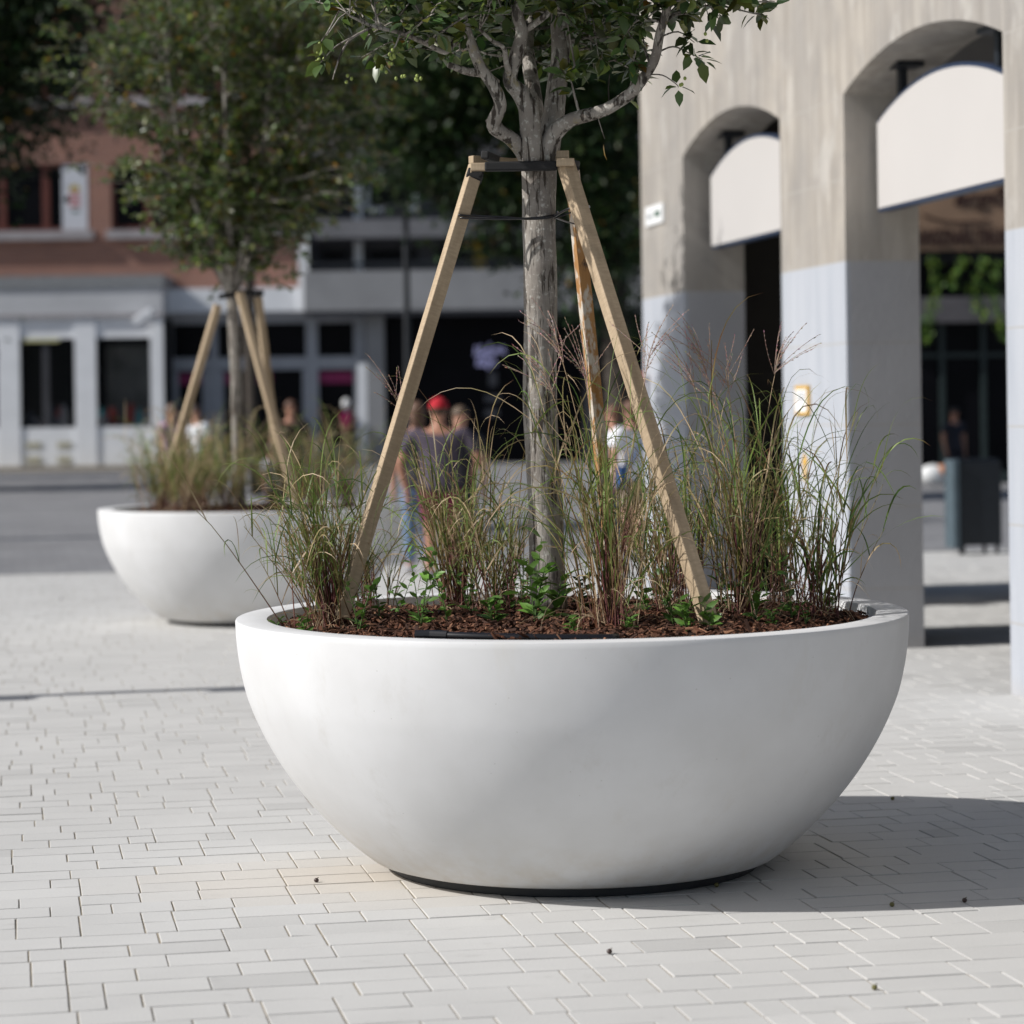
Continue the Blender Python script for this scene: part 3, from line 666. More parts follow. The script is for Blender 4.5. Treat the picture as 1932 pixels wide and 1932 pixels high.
def small_tree(root, limbs, crown, ntips, nleaf, lsize, base, seed, tpl, extra=(), bark=M_BARK, off=Vector((0, 0, 0)), reject=None, autumn=.03):
    rr = random.Random(seed); mb = MB(); nodes = []
    for (pts, rad) in limbs:
        cp = catmull(pts); cr = lin(rad, 0)
        mb.tube([p-off for p in cp], cr, 12, wob=.045); 
        if pts is not limbs[0][0]:
            for p, r in list(zip(cp, cr))[3:]: nodes.append((p, r))
    pos = []; dr = []; tw = MB()
    def leafy(path, n, start=.35):
        for i in range(n):
            t = start+(1-start)*rr.random(); k = t*(len(path)-1); a = path[int(k)]; b = path[min(int(k)+1, len(path)-1)]
            p = a.lerp(b, k-int(k)); ax = (path[-1]-path[0]).normalized()
            d = Vector((rr.gauss(0, 1), rr.gauss(0, 1), rr.gauss(-.15, .6))).normalized()+ax*.5
            pos.append(p+d*.012); dr.append(d)
    for i in range(ntips):
        for _ in range(60):
            u = Vector((rr.gauss(0, 1), rr.gauss(0, 1), rr.gauss(0, 1))).normalized()*(rr.random()**.45)
            c, rad = crown[rr.randrange(len(crown))]
            p = Vector((c[0]+u.x*rad[0], c[1]+u.y*rad[1], c[2]+u.z*rad[2]))
            if not (reject and reject(p)): break
        q, r = nearest_node(nodes, p)
        L = (p-q).length
        if L < .05: continue
        m1 = q.lerp(p, .35)+Vector((rr.gauss(0, .06), rr.gauss(0, .06), rr.gauss(.05, .05)))*L; m2 = q.lerp(p, .7)+Vector((rr.gauss(0, .06), rr.gauss(0, .06), rr.gauss(.03, .05)))*L
        path = catmull([q, m1, m2, p], 3); r0 = min(r*.6, .004+.010*L)
        tw.tube([x-off for x in path], [r0+(.0018-r0)*k/(len(path)-1) for k in range(len(path))], 5)
        leafy(path, nleaf)
        for b in range(2):   # side twigs
            s0 = path[rr.randrange(3, len(path)-1)]; e = s0+Vector((rr.gauss(0, 1), rr.gauss(0, 1), rr.gauss(.1, .8))).normalized()*rr.uniform(.1, .28)
            if reject and reject(e): continue
            pp = [s0, s0.lerp(e, .5)+Vector((0, 0, .015)), e]; tw.tube([x-off for x in pp], [.0035, .0025, .0015], 4); leafy(pp, nleaf//2, .3)
    for (path, r0, n) in extra:
        cp = catmull(path, 4); tw.tube([x-off for x in cp], [r0+(.0015-r0)*k/(len(cp)-1) for k in range(len(cp))], 5)
        if n: leafy(cp, n, .6)
    t_ = mb.build('trunk', bark, root, smooth=True)
    tw.build('twigs', bark, root, smooth=True, fixn=False)
    pos = np.array([tuple(p-off) for p in pos]); dr = np.array([tuple(d) for d in dr]); n = len(pos)
    leaf_mesh('leaves', pos, dr, RNG.uniform(.65, 1.15, n)*lsize, leafcols(n, base, autumn=autumn), M_LEAF, root, tpl)
    return pos

# ------------------------------------------------------------ planters
PR = 1.2; PC = Vector((.203, 9.14, 0))
def bowl_profile():
    pr = [(.0, .03)]
    zb = .03; z0 = .9; b = 1.09
    rb = PR*math.sqrt(1-((z0-zb)/b)**2)
    pr += [(rb-.05, zb), (rb-.015, zb+.004)]
    n = 44
    for i in range(1, n+1):
        th = math.asin((z0-zb)/b)*(1-i/n); pr.append((PR*math.cos(th), z0-b*math.sin(th)))
    pr = [(r*(1-.022*min(1, max(0, (.62-z)/.42))), z) for r, z in pr]; pr[-1] = (PR, z0-.006); pr += [(PR-.002, z0-.002), (PR-.006, z0), (PR-.10, z0-.001), (PR-.111, z0-.002), (PR-.115, z0-.008), (PR-.13, z0-.10), (PR-.16, z0-.22), (0, z0-.22)]
    return pr
def lathe(prof, n=128):
    mb = MB(); k = len(prof); vs = [(r*math.cos(2*math.pi*j/n), r*math.sin(2*math.pi*j/n), z) for j in range(n) for r, z in prof]
    fs = [(j*k+i, ((j+1) % n)*k+i, ((j+1) % n)*k+i+1, j*k+i+1) for j in range(n) for i in range(k-1)]
    mb.add(vs, fs); return mb
def make_planter(loc, label):
    root = empty('bowl_planter', loc, 0, label=label, cat='planter', group='white concrete bowl planters on the square')
    o = lathe(bowl_profile()).build('bowl', M_POT, root, smooth=True, fixn=True)
    me = o.data; bm = bmesh.new(); bm.from_mesh(me); bmesh.ops.remove_doubles(bm, verts=bm.verts, dist=1e-5); bmesh.ops.recalc_face_normals(bm, faces=bm.faces); bm.to_mesh(me); bm.free(); me.set_sharp_from_angle(angle=R(28))
    pl = lathe([(0, .0), (.655, .0), (.66, .004), (.66, .034), (0, .034)], 96).build('plinth', M_DARKMET, root)
    return root
pl1 = make_planter(PC, 'large white concrete bowl planter in front, seen whole')
P2 = P(476, 1163, 20.2); P2 = Vector((P2.x, 20.2, 0))
pl2 = copy_tree(pl1); pl2.location = P2; pl2['label'] = 'blurred white bowl planter farther back on the left, partly hidden'

def mulch_z(x, y):
    r = math.hypot(x, y)/1.08; fr = max(0, -y/1.08)
    return .905-.055*r*r+.038*fr**2+.008*math.sin(7*x+3*y)+.006*math.sin(11*y-5*x)
def make_mulch(C, name, label, nchips, seed):
    rr = random.Random(seed); mb = MB(); nr, na = 20, 64; vs = [(0, 0, mulch_z(0, 0)-.012)]; 
    for i in range(1, nr+1):
        for j in range(na):
            r = 1.09*i/nr; x, y = r*math.cos(2*math.pi*j/na), r*math.sin(2*math.pi*j/na); vs.append((x, y, mulch_z(x, y)-.012+rr.gauss(0, .004)))
    fs = [(0, 1+j, 1+(j+1) % na) for j in range(na)]+[(1+(i-1)*na+j, 1+i*na+j, 1+i*na+(j+1) % na, 1+(i-1)*na+(j+1) % na) for i in range(1, nr) for j in range(na)]
    mb.add(vs, fs, (.035, .02, .014))
    for _ in range(nchips):
        r = 1.07*math.sqrt(rr.random()); a = rr.random()*2*math.pi; x, y = r*math.cos(a), r*math.sin(a)
        L = rr.uniform(.012, .05)*(1.0 if rr.random() > .1 else 1.6); W = rr.uniform(.006, .016); T_ = rr.uniform(.002, .006)
        M = Matrix.Translation((x, y, mulch_z(x, y)+rr.uniform(-.006, .012))) @ Matrix.Rotation(rr.random()*6.28, 4, 'Z') @ Matrix.Rotation(rr.gauss(0, .38), 4, 'Y') @ Matrix.Rotation(rr.gauss(0, .45), 4, 'X')
        k = rr.random(); base = (.10, .042, .024) if k < .5 else ((.055, .026, .017) if k < .8 else (.19, .095, .055))
        kk = math.exp(rr.gauss(0, .28)); col = tuple(c*kk for c in base); t = rr.uniform(.4, 1)
        vs = [Vector(v) for v in ((-L/2, -W/2*t, -T_/2), (L/2, -W/2, -T_/2), (L/2*.85, W/2*t, -T_/2), (-L/2, W/2, -T_/2), (-L/2, -W/2*t, T_/2), (L/2, -W/2*.8, T_/2), (L/2*.8, W/2*t, T_/2), (-L/2*.9, W/2, T_/2))]
        mb.add([M @ v for v in vs], [(3, 2, 1, 0), (4, 5, 6, 7), (0, 1, 5, 4), (1, 2, 6, 5), (2, 3, 7, 6), (3, 0, 4, 7)], col)
    o = mb.build(name, M_CHIP, None, tint=True, fixn=False); o.location = C; return tag(o, label, 'mulch', kind='stuff')
make_mulch(PC, 'bark_mulch', 'brown bark chips filling the large front planter', 7500, 1)
make_mulch(P2, 'bark_mulch', 'brown bark chips filling the planter farther back', 1200, 2)

# ---- ornamental grass
def blade(mb, base, az, tilt, L, W, cols, rr, droop=1.0, curl=0):
    n = 9; d = Vector((math.cos(az)*math.sin(tilt), math.sin(az)*math.sin(tilt), math.cos(tilt)))
    side = Vector((-math.sin(az), math.cos(az), 0)); tw = rr.uniform(0, math.pi)
    p = Vector(base); vs = []; cc = []; st = L/n
    for i in range(n+1):
        t = i/n; wd = W*(1-t)**.55*(.55+.45*min(1, t*5)) if i < n else 0.0002
        s = (Quaternion(d, tw+t*1.2)@side); s = (s-d*s.dot(d)).normalized()
        vs += [p-s*wd/2, p+s*wd/2]
        k = min(t*(len(cols)-1), len(cols)-1.001); a, b = cols[int(k)], cols[int(k)+1]; f = k-int(k)
        c = tuple(a[q]*(1-f)+b[q]*f for q in range(3)); cc += [c, c]
        bend = droop*(.035+.46*t*t)*(1+curl*t*2)
        hd = Vector((math.cos(az), math.sin(az), 0)); d = (d+hd*bend*.35-Vector((0, 0, 1))*bend*.8).normalized(); az += rr.gauss(0, .06)+curl*.1
        p = p+d*st
    mb.add(vs, [(2*i, 2*i+1, 2*i+3, 2*i+2) for i in range(n)], cc)
C_PUR = (.20, .075, .075); C_GRN = (.14, .21, .045); C_GR2 = (.21, .27, .075); C_OLV = (.25, .22, .08); C_TAN = (.48, .36, .23); C_DGR = (.05, .11, .03); C_RED = (.17, .07, .04)
def plume(mb, base, az, tilt, L, rr, nf=8, fl=.16):
    pts = [Vector(base)]; d = Vector((math.cos(az)*math.sin(tilt), math.sin(az)*math.sin(tilt), math.cos(tilt)))
    for i in range(7):
        pts.append(pts[-1]+d*L/7); d = (d+Vector((math.cos(az), math.sin(az), 0))*.025-Vector((0, 0, .01))).normalized()
    mb.tube(pts, [.0022-.0012*i/7 for i in range(8)], 4, cols=[C_PUR, C_OLV, C_OLV, C_OLV, C_TAN, C_TAN, C_TAN, C_TAN])
    e = pts[-1]; col = (.40, .28, .23)
    for k in range(nf):
        s = e-d*rr.uniform(0, .10); fd = (d*rr.uniform(.8, 1.6)+Vector((rr.gauss(0, .5), rr.gauss(0, .5), rr.gauss(0, .25)))).normalized(); L2 = fl*rr.uniform(.6, 1.25); fp = [s]
        for i in range(9): fp.append(fp[-1]+fd*L2/9); fd = (fd+Vector((math.cos(az), math.sin(az), -.8))*.03).normalized()
        mb.tube(fp, .0010, 3, col)
        for i in range(1, 10):
            for s2 in (-1, 1):   # spikelets as small slivers
                q = fp[i]; sd = Vector((rr.gauss(0, 1), rr.gauss(0, 1), rr.gauss(0, 1))).normalized(); e2 = q+fd*.011+sd*.004
                sv = fd.cross(sd).normalized()*.0018; mb.add([q, (q+e2)/2+sv, e2, (q+e2)/2-sv], [(0, 1, 2, 3)], tuple(c*rr.uniform(.7, 1.5) for c in col))
def make_clump(px, Y, H, n, label, green=.5, plumes=0, seed=0, lean=None, spread=.40, W=.0052, parentC=None, plume_px=()):
    rr = random.Random(seed*13+5); C = PC
    x = (px-966)/F*Y; z = mulch_z(x-C.x, Y-C.y)
    root = empty('ornamental_grass', (x, Y, z-.005), 0, label=label, cat='grass clump', group='ornamental grass clumps in the planters', kind='thing')
    mb = MB()
    for i in range(int(n*.27)):
        az = rr.random()*2*math.pi; r = abs(rr.gauss(0, .055)); bx, by = r*math.cos(az)+rr.gauss(0, .015), r*math.sin(az)+rr.gauss(0, .015)
        if lean is not None and rr.random() < .4: az = lean+rr.gauss(0, .7)
        tl_ = abs(rr.gauss(0, spread*.38))+.02; CLn = H*rr.uniform(.28, .82); dead = rr.random() > .62+.32*min(1, green)
        d = Vector((math.cos(az)*math.sin(tl_), math.sin(az)*math.sin(tl_), math.cos(tl_))); pts = [Vector((bx, by, 0))]
        for q in range(6):
            pts.append(pts[-1]+d*CLn/6); d = (d+Vector((rr.gauss(0, .045), rr.gauss(0, .045), 0))+Vector((math.cos(az), math.sin(az), 0))*.03).normalized()
        k0 = rr.uniform(.7, 1.3); b_c = C_TAN if dead else (C_PUR if rr.random() < .65 else C_RED); t_c = C_TAN if dead else C_OLV
        mb.tube(pts, [.0024-.0014*q/6 for q in range(7)], 4, cols=[tuple((b_c[m]*(1-q/6)+t_c[m]*q/6)*k0 for m in range(3)) for q in range(7)])
        for jj in range(rr.choice((4, 4, 5, 5, 6))):
            f = rr.uniform(.02, 1)**.8*6; ii = min(int(f), 5); p0 = pts[ii].lerp(pts[ii+1], f-ii); a2 = rr.random()*6.28 if rr.random() < .6 else az+rr.gauss(0, .8)
            k = rr.random()
            if dead or k < .12: cols = (C_TAN, C_TAN, C_OLV, C_TAN, C_TAN)
            elif k < .26: cols = (C_OLV, C_OLV, C_RED, C_OLV, C_RED)
            elif k < .34+.22*green: cols = (C_DGR, C_GRN, C_DGR, C_GRN, C_GRN)
            else: cols = (C_OLV, C_GRN, C_GR2, C_GRN, C_OLV if rr.random() < .6 else C_RED)
            kk = rr.uniform(.65, 1.35); cols = [tuple(c*kk for c in q) for q in cols]
            blade(mb, p0, a2, abs(rr.gauss(.28, .2)), H*rr.uniform(.2, .62), W*rr.uniform(.55, 1.25), cols, rr, droop=rr.uniform(.3, 2.4), curl=rr.choice((0, 0, 0, 0, .6, 1.6)))
    for i in range(n//5):     # dry curled bits at the foot
        az = rr.random()*6.28; blade(mb, (rr.gauss(0, .04), rr.gauss(0, .04), 0), az, rr.uniform(.3, 1.2), H*rr.uniform(.15, .45), .0035, (C_TAN, C_TAN, (.55, .45, .30)), rr, droop=rr.uniform(1, 3), curl=1)
    for i in range(n//8):     # upright purple stems
        az = rr.random()*6.28; mb.tube([(rr.gauss(0, .03), rr.gauss(0, .03), 0), (math.cos(az)*.05, math.sin(az)*.05, H*.3), (math.cos(az)*.1, math.sin(az)*.1, H*.5)], [.0025, .002, .001], 4, cols=[C_PUR, C_PUR, C_OLV])
    mb.build('blades', M_GRASS, root, tint=True, fixn=False)
    if plumes or plume_px:
        pm = MB()
        for i in range(plumes): plume(pm, (rr.gauss(0, .03), rr.gauss(0, .03), 0), rr.random()*6.28, abs(rr.gauss(0, .16)), H*rr.uniform(1.05, 1.3), rr)
        for (ppx, ppy) in plume_px:
            e = P(ppx, ppy, Y+rr.gauss(0, .05))-Vector((x, Y, z)); hd = math.hypot(e.x, e.y); plume(pm, (0, 0, 0), math.atan2(e.y, e.x), math.atan2(hd, e.z)*.75, e.length, rr, 11, .17)
        pm.build('seed_heads', M_GRASS, root, tint=True, fixn=False)
    return root
CL = []
specs = [
 (618, 8.95, .74, 240, 'arching green and purple grass clump at the left rim of the large planter', .95, 0, 3.4, .8, ()),
 (700, 9.75, .50, 70, 'sparse grass clump behind the left stake in the large planter', .6, 0, None, .5, ()),
 (862, 9.6, .80, 170, 'reddish grass clump left of the trunk, in front of the people', .45, 1, None, .45, ()),
 (955, 9.9, .62, 70, 'thin grass clump at the back, just left of the trunk', .6, 0, None, .55, ()),
 (1150, 8.62, .98, 170, 'tall grass clump with seed heads right of the trunk, nearest the front rim', .65, 0, 2.4, .42, ((1072, 625), (1120, 690), (1205, 660), (1040, 700))),
 (925, 9.25, .56, 80, 'low arching grass clump midway between left stake and trunk', .7, 0, None, .7, ()),
 (1262, 9.0, .66, 90, 'grass clump in the middle between the tall clump and right stake', .8, 0, None, .55, ()),
 (1240, 9.72, .62, 60, 'green grass clump at the back between trunk and right stake', .9, 0, None, .45, ()),
 (1300, 9.5, .85, 90, 'grass clump beside the foot of the right front stake', .7, 0, None, .45, ()),
 (1405, 9.0, .98, 140, 'tallest tan and red grass clump right of the right stake', .45, 0, None, .42, ((1345, 650), (1392, 690), (1310, 690), (1440, 660), (1370, 720))),
 (1470, 9.6, .80, 80, 'thin grass clump behind, before the dark opening', .6, 0, None, .45, ()),
 (1535, 9.15, .78, 100, 'broad bladed green grass clump at the right rim of the planter', 1.2, 0, .4, .62, ()),
]
for i, (px, Y, H, n_, lab, gr, pm, ln, sp, pp) in enumerate(specs):
    CL.append(make_clump(px, Y, H, n_, lab, gr, pm, i+1, ln, sp, .0064 if i != 11 else .009, plume_px=pp))
back = [(300, 20.0, 0, 'grass clump at the left rim of the farther planter'), (345, 19.6, 2, 'brownish grass clump near the front left of the farther planter'), (385, 20.3, 7, 'tall brown grass clump right of the left stake in the farther planter'),
        (425, 19.7, 4, 'olive grass clump left of the trunk in the farther planter'), (520, 20.2, 3, 'low grass clump right of the trunk in the farther planter'), (585, 19.9, 2, 'reddish grass clump behind the right stake of the farther planter'), (650, 20.3, 7, 'grass clump at the hidden right rim of the farther planter'),
        (365, 20.8, 5, 'green grass clump at the back of the farther planter')]
BR = [make_clump(300+40*i, 20, .72, 150, 'brown grass', .12, 0, 40+i, None, .6, .0075) for i in range(3)]
back = [(a, b, (i if i < 3 else c), d) for i, (a, b, c, d) in enumerate(back)]
for i, (px, Y, k, lab) in enumerate(back):
    c = (BR[k % 3] if i < 3 else copy_tree(BR[k % 3])); x = (px-966)/F*Y; c.location = (x, Y, .87); c.rotation_euler = (0, 0, 1.3*i+.4); c.scale = (1.15, 1.15, 1.08); c['label'] = lab

# ---- leafy weeds
def make_weed(px, Y, H, label, seed, nl=12, ls=.05, name='leafy_weed'):
    rr = random.Random(seed); x = (px-966)/F*Y; z = mulch_z(x-PC.x, Y-PC.y)
    root = empty(name, (x, Y, z-.005), 0, label=label, cat='weed', group='green weeds in the large planter')
    st = MB(); pos = []; dr = []
    for s_ in range(rr.choice((2, 3, 4))):
        az = rr.random()*6.28; hh = H*rr.uniform(.5, 1.05); p = [Vector((0, 0, 0)), Vector((math.cos(az)*hh*.12, math.sin(az)*hh*.12, hh*.5)), Vector((math.cos(az)*hh*.3, math.sin(az)*hh*.3, hh))]
        cp = catmull(p, 4); st.tube(cp, [.0026-.0016*i/(len(cp)-1) for i in range(len(cp))], 5, (.10, .17, .05))
        for i in range(nl):
            t = (i+1)/nl; k = t*(len(cp)-1); q = cp[int(k)].lerp(cp[min(int(k)+1, len(cp)-1)], k-int(k)); a = i*2.4+rr.random()
            pos.append(tuple(q)); dr.append((math.cos(a), math.sin(a), rr.uniform(.1, .9)))
    st.build('stem', M_GRASS, root, tint=True, fixn=False); n = len(pos)
    leaf_mesh('leaves', pos, dr, RNG.uniform(.6, 1.15, n)*ls, np.clip(np.array((.10, .20, .035))[None]*np.exp(RNG.normal(0, .3, (n, 1))), .01, .6), M_LEAF, root, 8, .75)
weeds = [(515, 8.92, .07, 'tiny seedling at the far left edge of the mulch', 6, .035), (570, 8.8, .12, 'small weed left of the purple grass stems', 8, .04), (672, 8.75, .18, 'weed at the foot of the left stake', 9, .05), (788, 8.6, .28, 'tall toothed weed rising left of centre', 12, .055),
         (840, 8.75, .25, 'spindly weed beside the reddish grass', 12, .045), (750, 9.3, .2, 'weed at the back left near the rim', 9, .05), (925, 8.6, .12, 'low broad leaved weed near the black hose', 6, .06), (955, 9.3, .16, 'bushy weed left of the trunk base', 12, .05), (1003, 8.75, .32, 'tall weed with bright leaves in front of the trunk', 10, .08),
         (1035, 8.8, .18, 'bright green weed at the trunk foot', 9, .08), (1075, 8.45, .06, 'tiny sprout near the front rim centre', 6, .035), (1215, 8.9, .10, 'low weed right of the tall grass', 8, .05), (1290, 8.38, .10, 'clump of fresh leaves in front of the right stake', 9, .055), (1335, 8.4, .09, 'second fresh leaf clump touching the right stake foot', 9, .055),
         (1420, 8.8, .16, 'green weed under the tallest grass', 9, .05), (1490, 9.0, .28, 'weed growing into the broad bladed grass', 10, .05), (1000, 9.85, .14, 'weed behind the trunk at the back rim', 9, .05), (1240, 9.5, .22, 'dark weed between trunk and right stake', 10, .06), (1560, 9.3, .10, 'little weed at the right inner rim', 7, .045),
         (640, 9.3, .14, 'weed behind the left grass clump', 9, .045), (712, 8.95, .10, 'low weed right of the left stake foot', 8, .04), (880, 9.1, .16, 'weed under the reddish grass clump', 10, .045), (980, 9.5, .20, 'leafy weed just behind the trunk foot', 12, .05),
         (1090, 9.2, .15, 'weed between trunk and tall seed headed clump', 10, .045), (1180, 8.45, .07, 'tiny weed near the front rim below the tall clump', 7, .035), (1265, 8.6, .12, 'weed left of the right stake foot', 9, .045), (1370, 9.2, .20, 'weed behind the right stake foot', 12, .05), (1455, 8.75, .09, 'small weed at the front right of the mulch', 8, .04), (1515, 8.95, .07, 'tiny weed below the broad bladed grass', 7, .035)]
for i, (px, Y, H, lab, nl, ls) in enumerate(weeds): make_weed(px, Y, H, lab, 50+i, nl, ls)

# ---- hose
ho = MB(); pts = []
for i in range(11):
    a = R(-117+i*3.4); r = 1.045; pts.append(Vector((r*math.cos(a), r*math.sin(a), .906-.0008*i)))
root = empty('irrigation_hose', PC, 0, label='black irrigation hose lying on mulch along the front rim', cat='hose')
ho.tube(catmull(pts, 2), .0125, 12).build('pipe', M_RUBBER, root, smooth=True)
cn = MB(); cn.tube([pts[0]+Vector((-.05, .01, -.001)), pts[0], pts[1]], .016, 12); cn.build('connector', M_RUBBER, root)

# ------------------------------------------------------------ main tree
def L_(pts, rad, y0=9.14, dy=0.0):
    m = len(pts); return ([P(a, b, y0+dy*i/(m-1)) for i, (a, b) in enumerate(pts)], rad)
limbs = [
 L_([(1037, 1150), (1030, 1000), (1021, 800), (1019, 600), (1018, 420), (1016, 320), (1013, 262)], [.068, .063, .061, .060, .060, .064, .045]),
 L_([(1008, 318), (985, 283), (960, 258), (931, 236), (944, 197), (932, 165), (902, 116), (877, 46), (870, 0), (862, -90), (840, -220)], [.038, .031, .026, .026, .023, .022, .019, .016, .014, .012, .008], 9.12, -.3),
 L_([(940, 245), (928, 236), (921, 238)], [.028, .026, .021], 9.08),
 L_([(1008, 310), (998, 215), (982, 176), (962, 151), (972, 110), (984, 63), (976, 21), (984, -20), (990, -200)], [.044, .036, .031, .026, .024, .022, .020, .018, .01], 9.08, -.15),
 L_([(1020, 300), (1010, 205), (1000, 130), (996, 70), (1008, 0), (1014, -120)], [.036, .030, .026, .022, .020, .015], 9.25, .3),
 L_([(1030, 310), (1041, 235), (1050, 170), (1057, 110), (1057, 60), (1053, 0), (1048, -150), (1040, -380)], [.048, .040, .036, .034, .033, .031, .026, .015], 9.14, .1),
 L_([(1028, 300), (1046, 252), (1075, 228), (1110, 217), (1150, 203), (1187, 178), (1214, 148), (1236, 108), (1246, 60), (1260, 10), (1290, -90), (1330, -200)], [.042, .031, .026, .024, .022, .021, .019, .017, .016, .014, .012, .008], 9.1, -.35),
 L_([(936, 158), (912, 140), (880, 134), (846, 122)], [.018, .016, .014, .010], 9.0, -.1),
 L_([(962, 140), (955, 118), (950, 90), (930, 78), (905, 55)], [.012, .010, .008, .007, .005], 9.0, -.15),
 L_([(870, 60), (850, 90), (836, 98), (800, 80), (755, 62), (700, 48), (660, 30)], [.012, .010, .009, .009, .008, .006, .004], 8.98, -.25),
 L_([(985, 60), (1015, 40), (1040, 15), (1050, -40)], [.014, .012, .011, .008], 9.0, -.1),
 L_([(700, 52), (660, 75), (640, 110), (628, 150)], [.005, .004, .003, .002], 8.75, -.1),
]
mt = empty('planter_tree', (PC.x, PC.y, .88), 0, label='small grey barked tree growing from the large front planter', cat='tree', group='trees growing in the bowl planters')
ex = [([P(800, 84, 8.9), P(860, 52, 8.85), P(915, 19, 8.8)], .006, 0), ([P(1222, 141, 8.95), P(1250, 142, 8.9), P(1275, 158, 8.88), P(1280, 165, 8.88)], .003, 5), ([P(1240, 100, 8.95), P(1270, 88, 8.9), P(1300, 100, 8.88), P(1325, 112, 8.86)], .004, 12),
      ([P(1246, 70, 8.95), P(1280, 60, 8.9), P(1310, 80, 8.86)], .004, 14), ([P(1255, 30, 8.95), P(1340, 10, 8.88), P(1420, 25, 8.8), P(1438, 30, 8.8)], .005, 16), ([P(1260, 10, 8.95), P(1330, -20, 8.8), P(1400, -5, 8.7)], .005, 18),
      ([P(660, 72, 8.7), P(630, 90, 8.7), P(605, 118, 8.7)], .003, 8), ([P(755, 62, 8.8), P(740, 95, 8.8), P(700, 120, 8.8)], .004, 8), ([P(1150, 203, 9.0), P(1148, 170, 9.0), P(1150, 140, 9.0)], .003, 3),
      ([P(1126, 214, 9.0), P(1132, 235, 9.0), P(1141, 262, 9.0)], .002, 0), ([P(640, 20, 8.7), P(618, 60, 8.7), P(606, 78, 8.7)], .003, 8), ([P(1185, 60, 8.9), P(1200, 90, 8.9), P(1190, 130, 8.9)], .003, 12)]
def topix(p): v = (p-Vector((0, 0, CAMH))); return 966+v.x/v.y*F, YH-v.z/v.y*F-(v.x/v.y*F)*ROLL
def rej1(p):
    x, y = topix(p)
    if 900 < x < 1070 and y > 35 and p.y < 9.3: return True
    if 1060 < x < 1240 and y > 195: return True
    if x > 1235 and y > 55-(x-1235)*.12: return True
    if x < 905 and y > 118: return True
    if x < 620 and y > 0: return True
    if 905 <= x <= 1060 and y > 150: return True
    return False
cp_ = small_tree(mt, limbs, [((.12, 9.1, 3.85), (1.15, 1.0, 1.15)), ((.15, 9.1, 3.25), (.85, .8, .45))], 460, 19, .068, (.068, .11, .035), 3, 8, ex, off=Vector((PC.x, PC.y, .88)), reject=rej1, autumn=.012)
# little green fruit on twigs
bb_ = MB(); rr = random.Random(4)
for (px, py, k) in ((602, 118, 6), (598, 95, 3), (742, 110, 7), (752, 150, 3), (726, 130, 4), (655, 145, 3), (790, 148, 4), (1290, 150, 3), (1330, 75, 2)):
    for i in range(k): c = P(px+rr.gauss(0, 6), py+rr.gauss(0, 8), 8.75)-Vector((PC.x, PC.y, .88)); bb_.ell(c, (.006, .006, .007), 8, 6, (.26, .32, .07))
bb_.build('fruit', M_BERRY, mt, tint=True)
yl = leaf_mesh('yellow_leaf', [tuple(P(1139, 272, 9.0)-Vector((PC.x, PC.y, .88)))], [(.1, 0, -1)], [.06], np.array([[.50, .30, .02]]), M_LEAF, mt, 8)

# second planter tree
def scaled(pl, C1, C2, sx=1): return
tl = [([Vector((0, 0, 0)), Vector((-.02, 0, .5)), Vector((-.03, .01, 1.2)), Vector((-.05, 0, 1.75)), Vector((-.06, 0, 1.95))], [.052, .046, .043, .046, .04])]
rr = random.Random(12)
for k in range(7):
    a = k*2*math.pi/7+rr.random()*.5; sp = rr.uniform(.35, .8)
    tl.append(([Vector((-.05, 0, 1.7)), Vector((-.05+math.cos(a)*sp*.35, math.sin(a)*sp*.35, 2.15)), Vector((-.05+math.cos(a)*sp*.75, math.sin(a)*sp*.75, 2.7)), Vector((-.05+math.cos(a)*sp, math.sin(a)*sp, 3.5))], [.034, .026, .018, .008]))
mt2 = empty('planter_tree', (0, 0, 0), 0, label='blurred small tree growing from the planter farther back', cat='tree', group='trees growing in the bowl planters')
small_tree(mt2, tl, [((-.02, 0, 3.15), (1.35, 1.2, 1.45)), ((-.06, 0, 2.45), (.9, .8, .55)), ((-.35, 0, 3.6), (1.3, 1.0, .9)), ((.55, .1, 3.5), (1.15, 1.0, 1.1))], 720, 22, .062, (.075, .115, .035), 21, 4, [([Vector((0, 0, 1.9)), Vector((.3, 0, 1.95)), Vector((.5, 0, 1.85))], .006, 10), ([Vector((0, 0, 1.7)), Vector((-.15, 0, 1.75)), Vector((-.2, 0, 1.68))], .004, 20)], autumn=.05)
x2 = (452-966)/F*20.2; mt2.location = (x2, 20.2, .87)

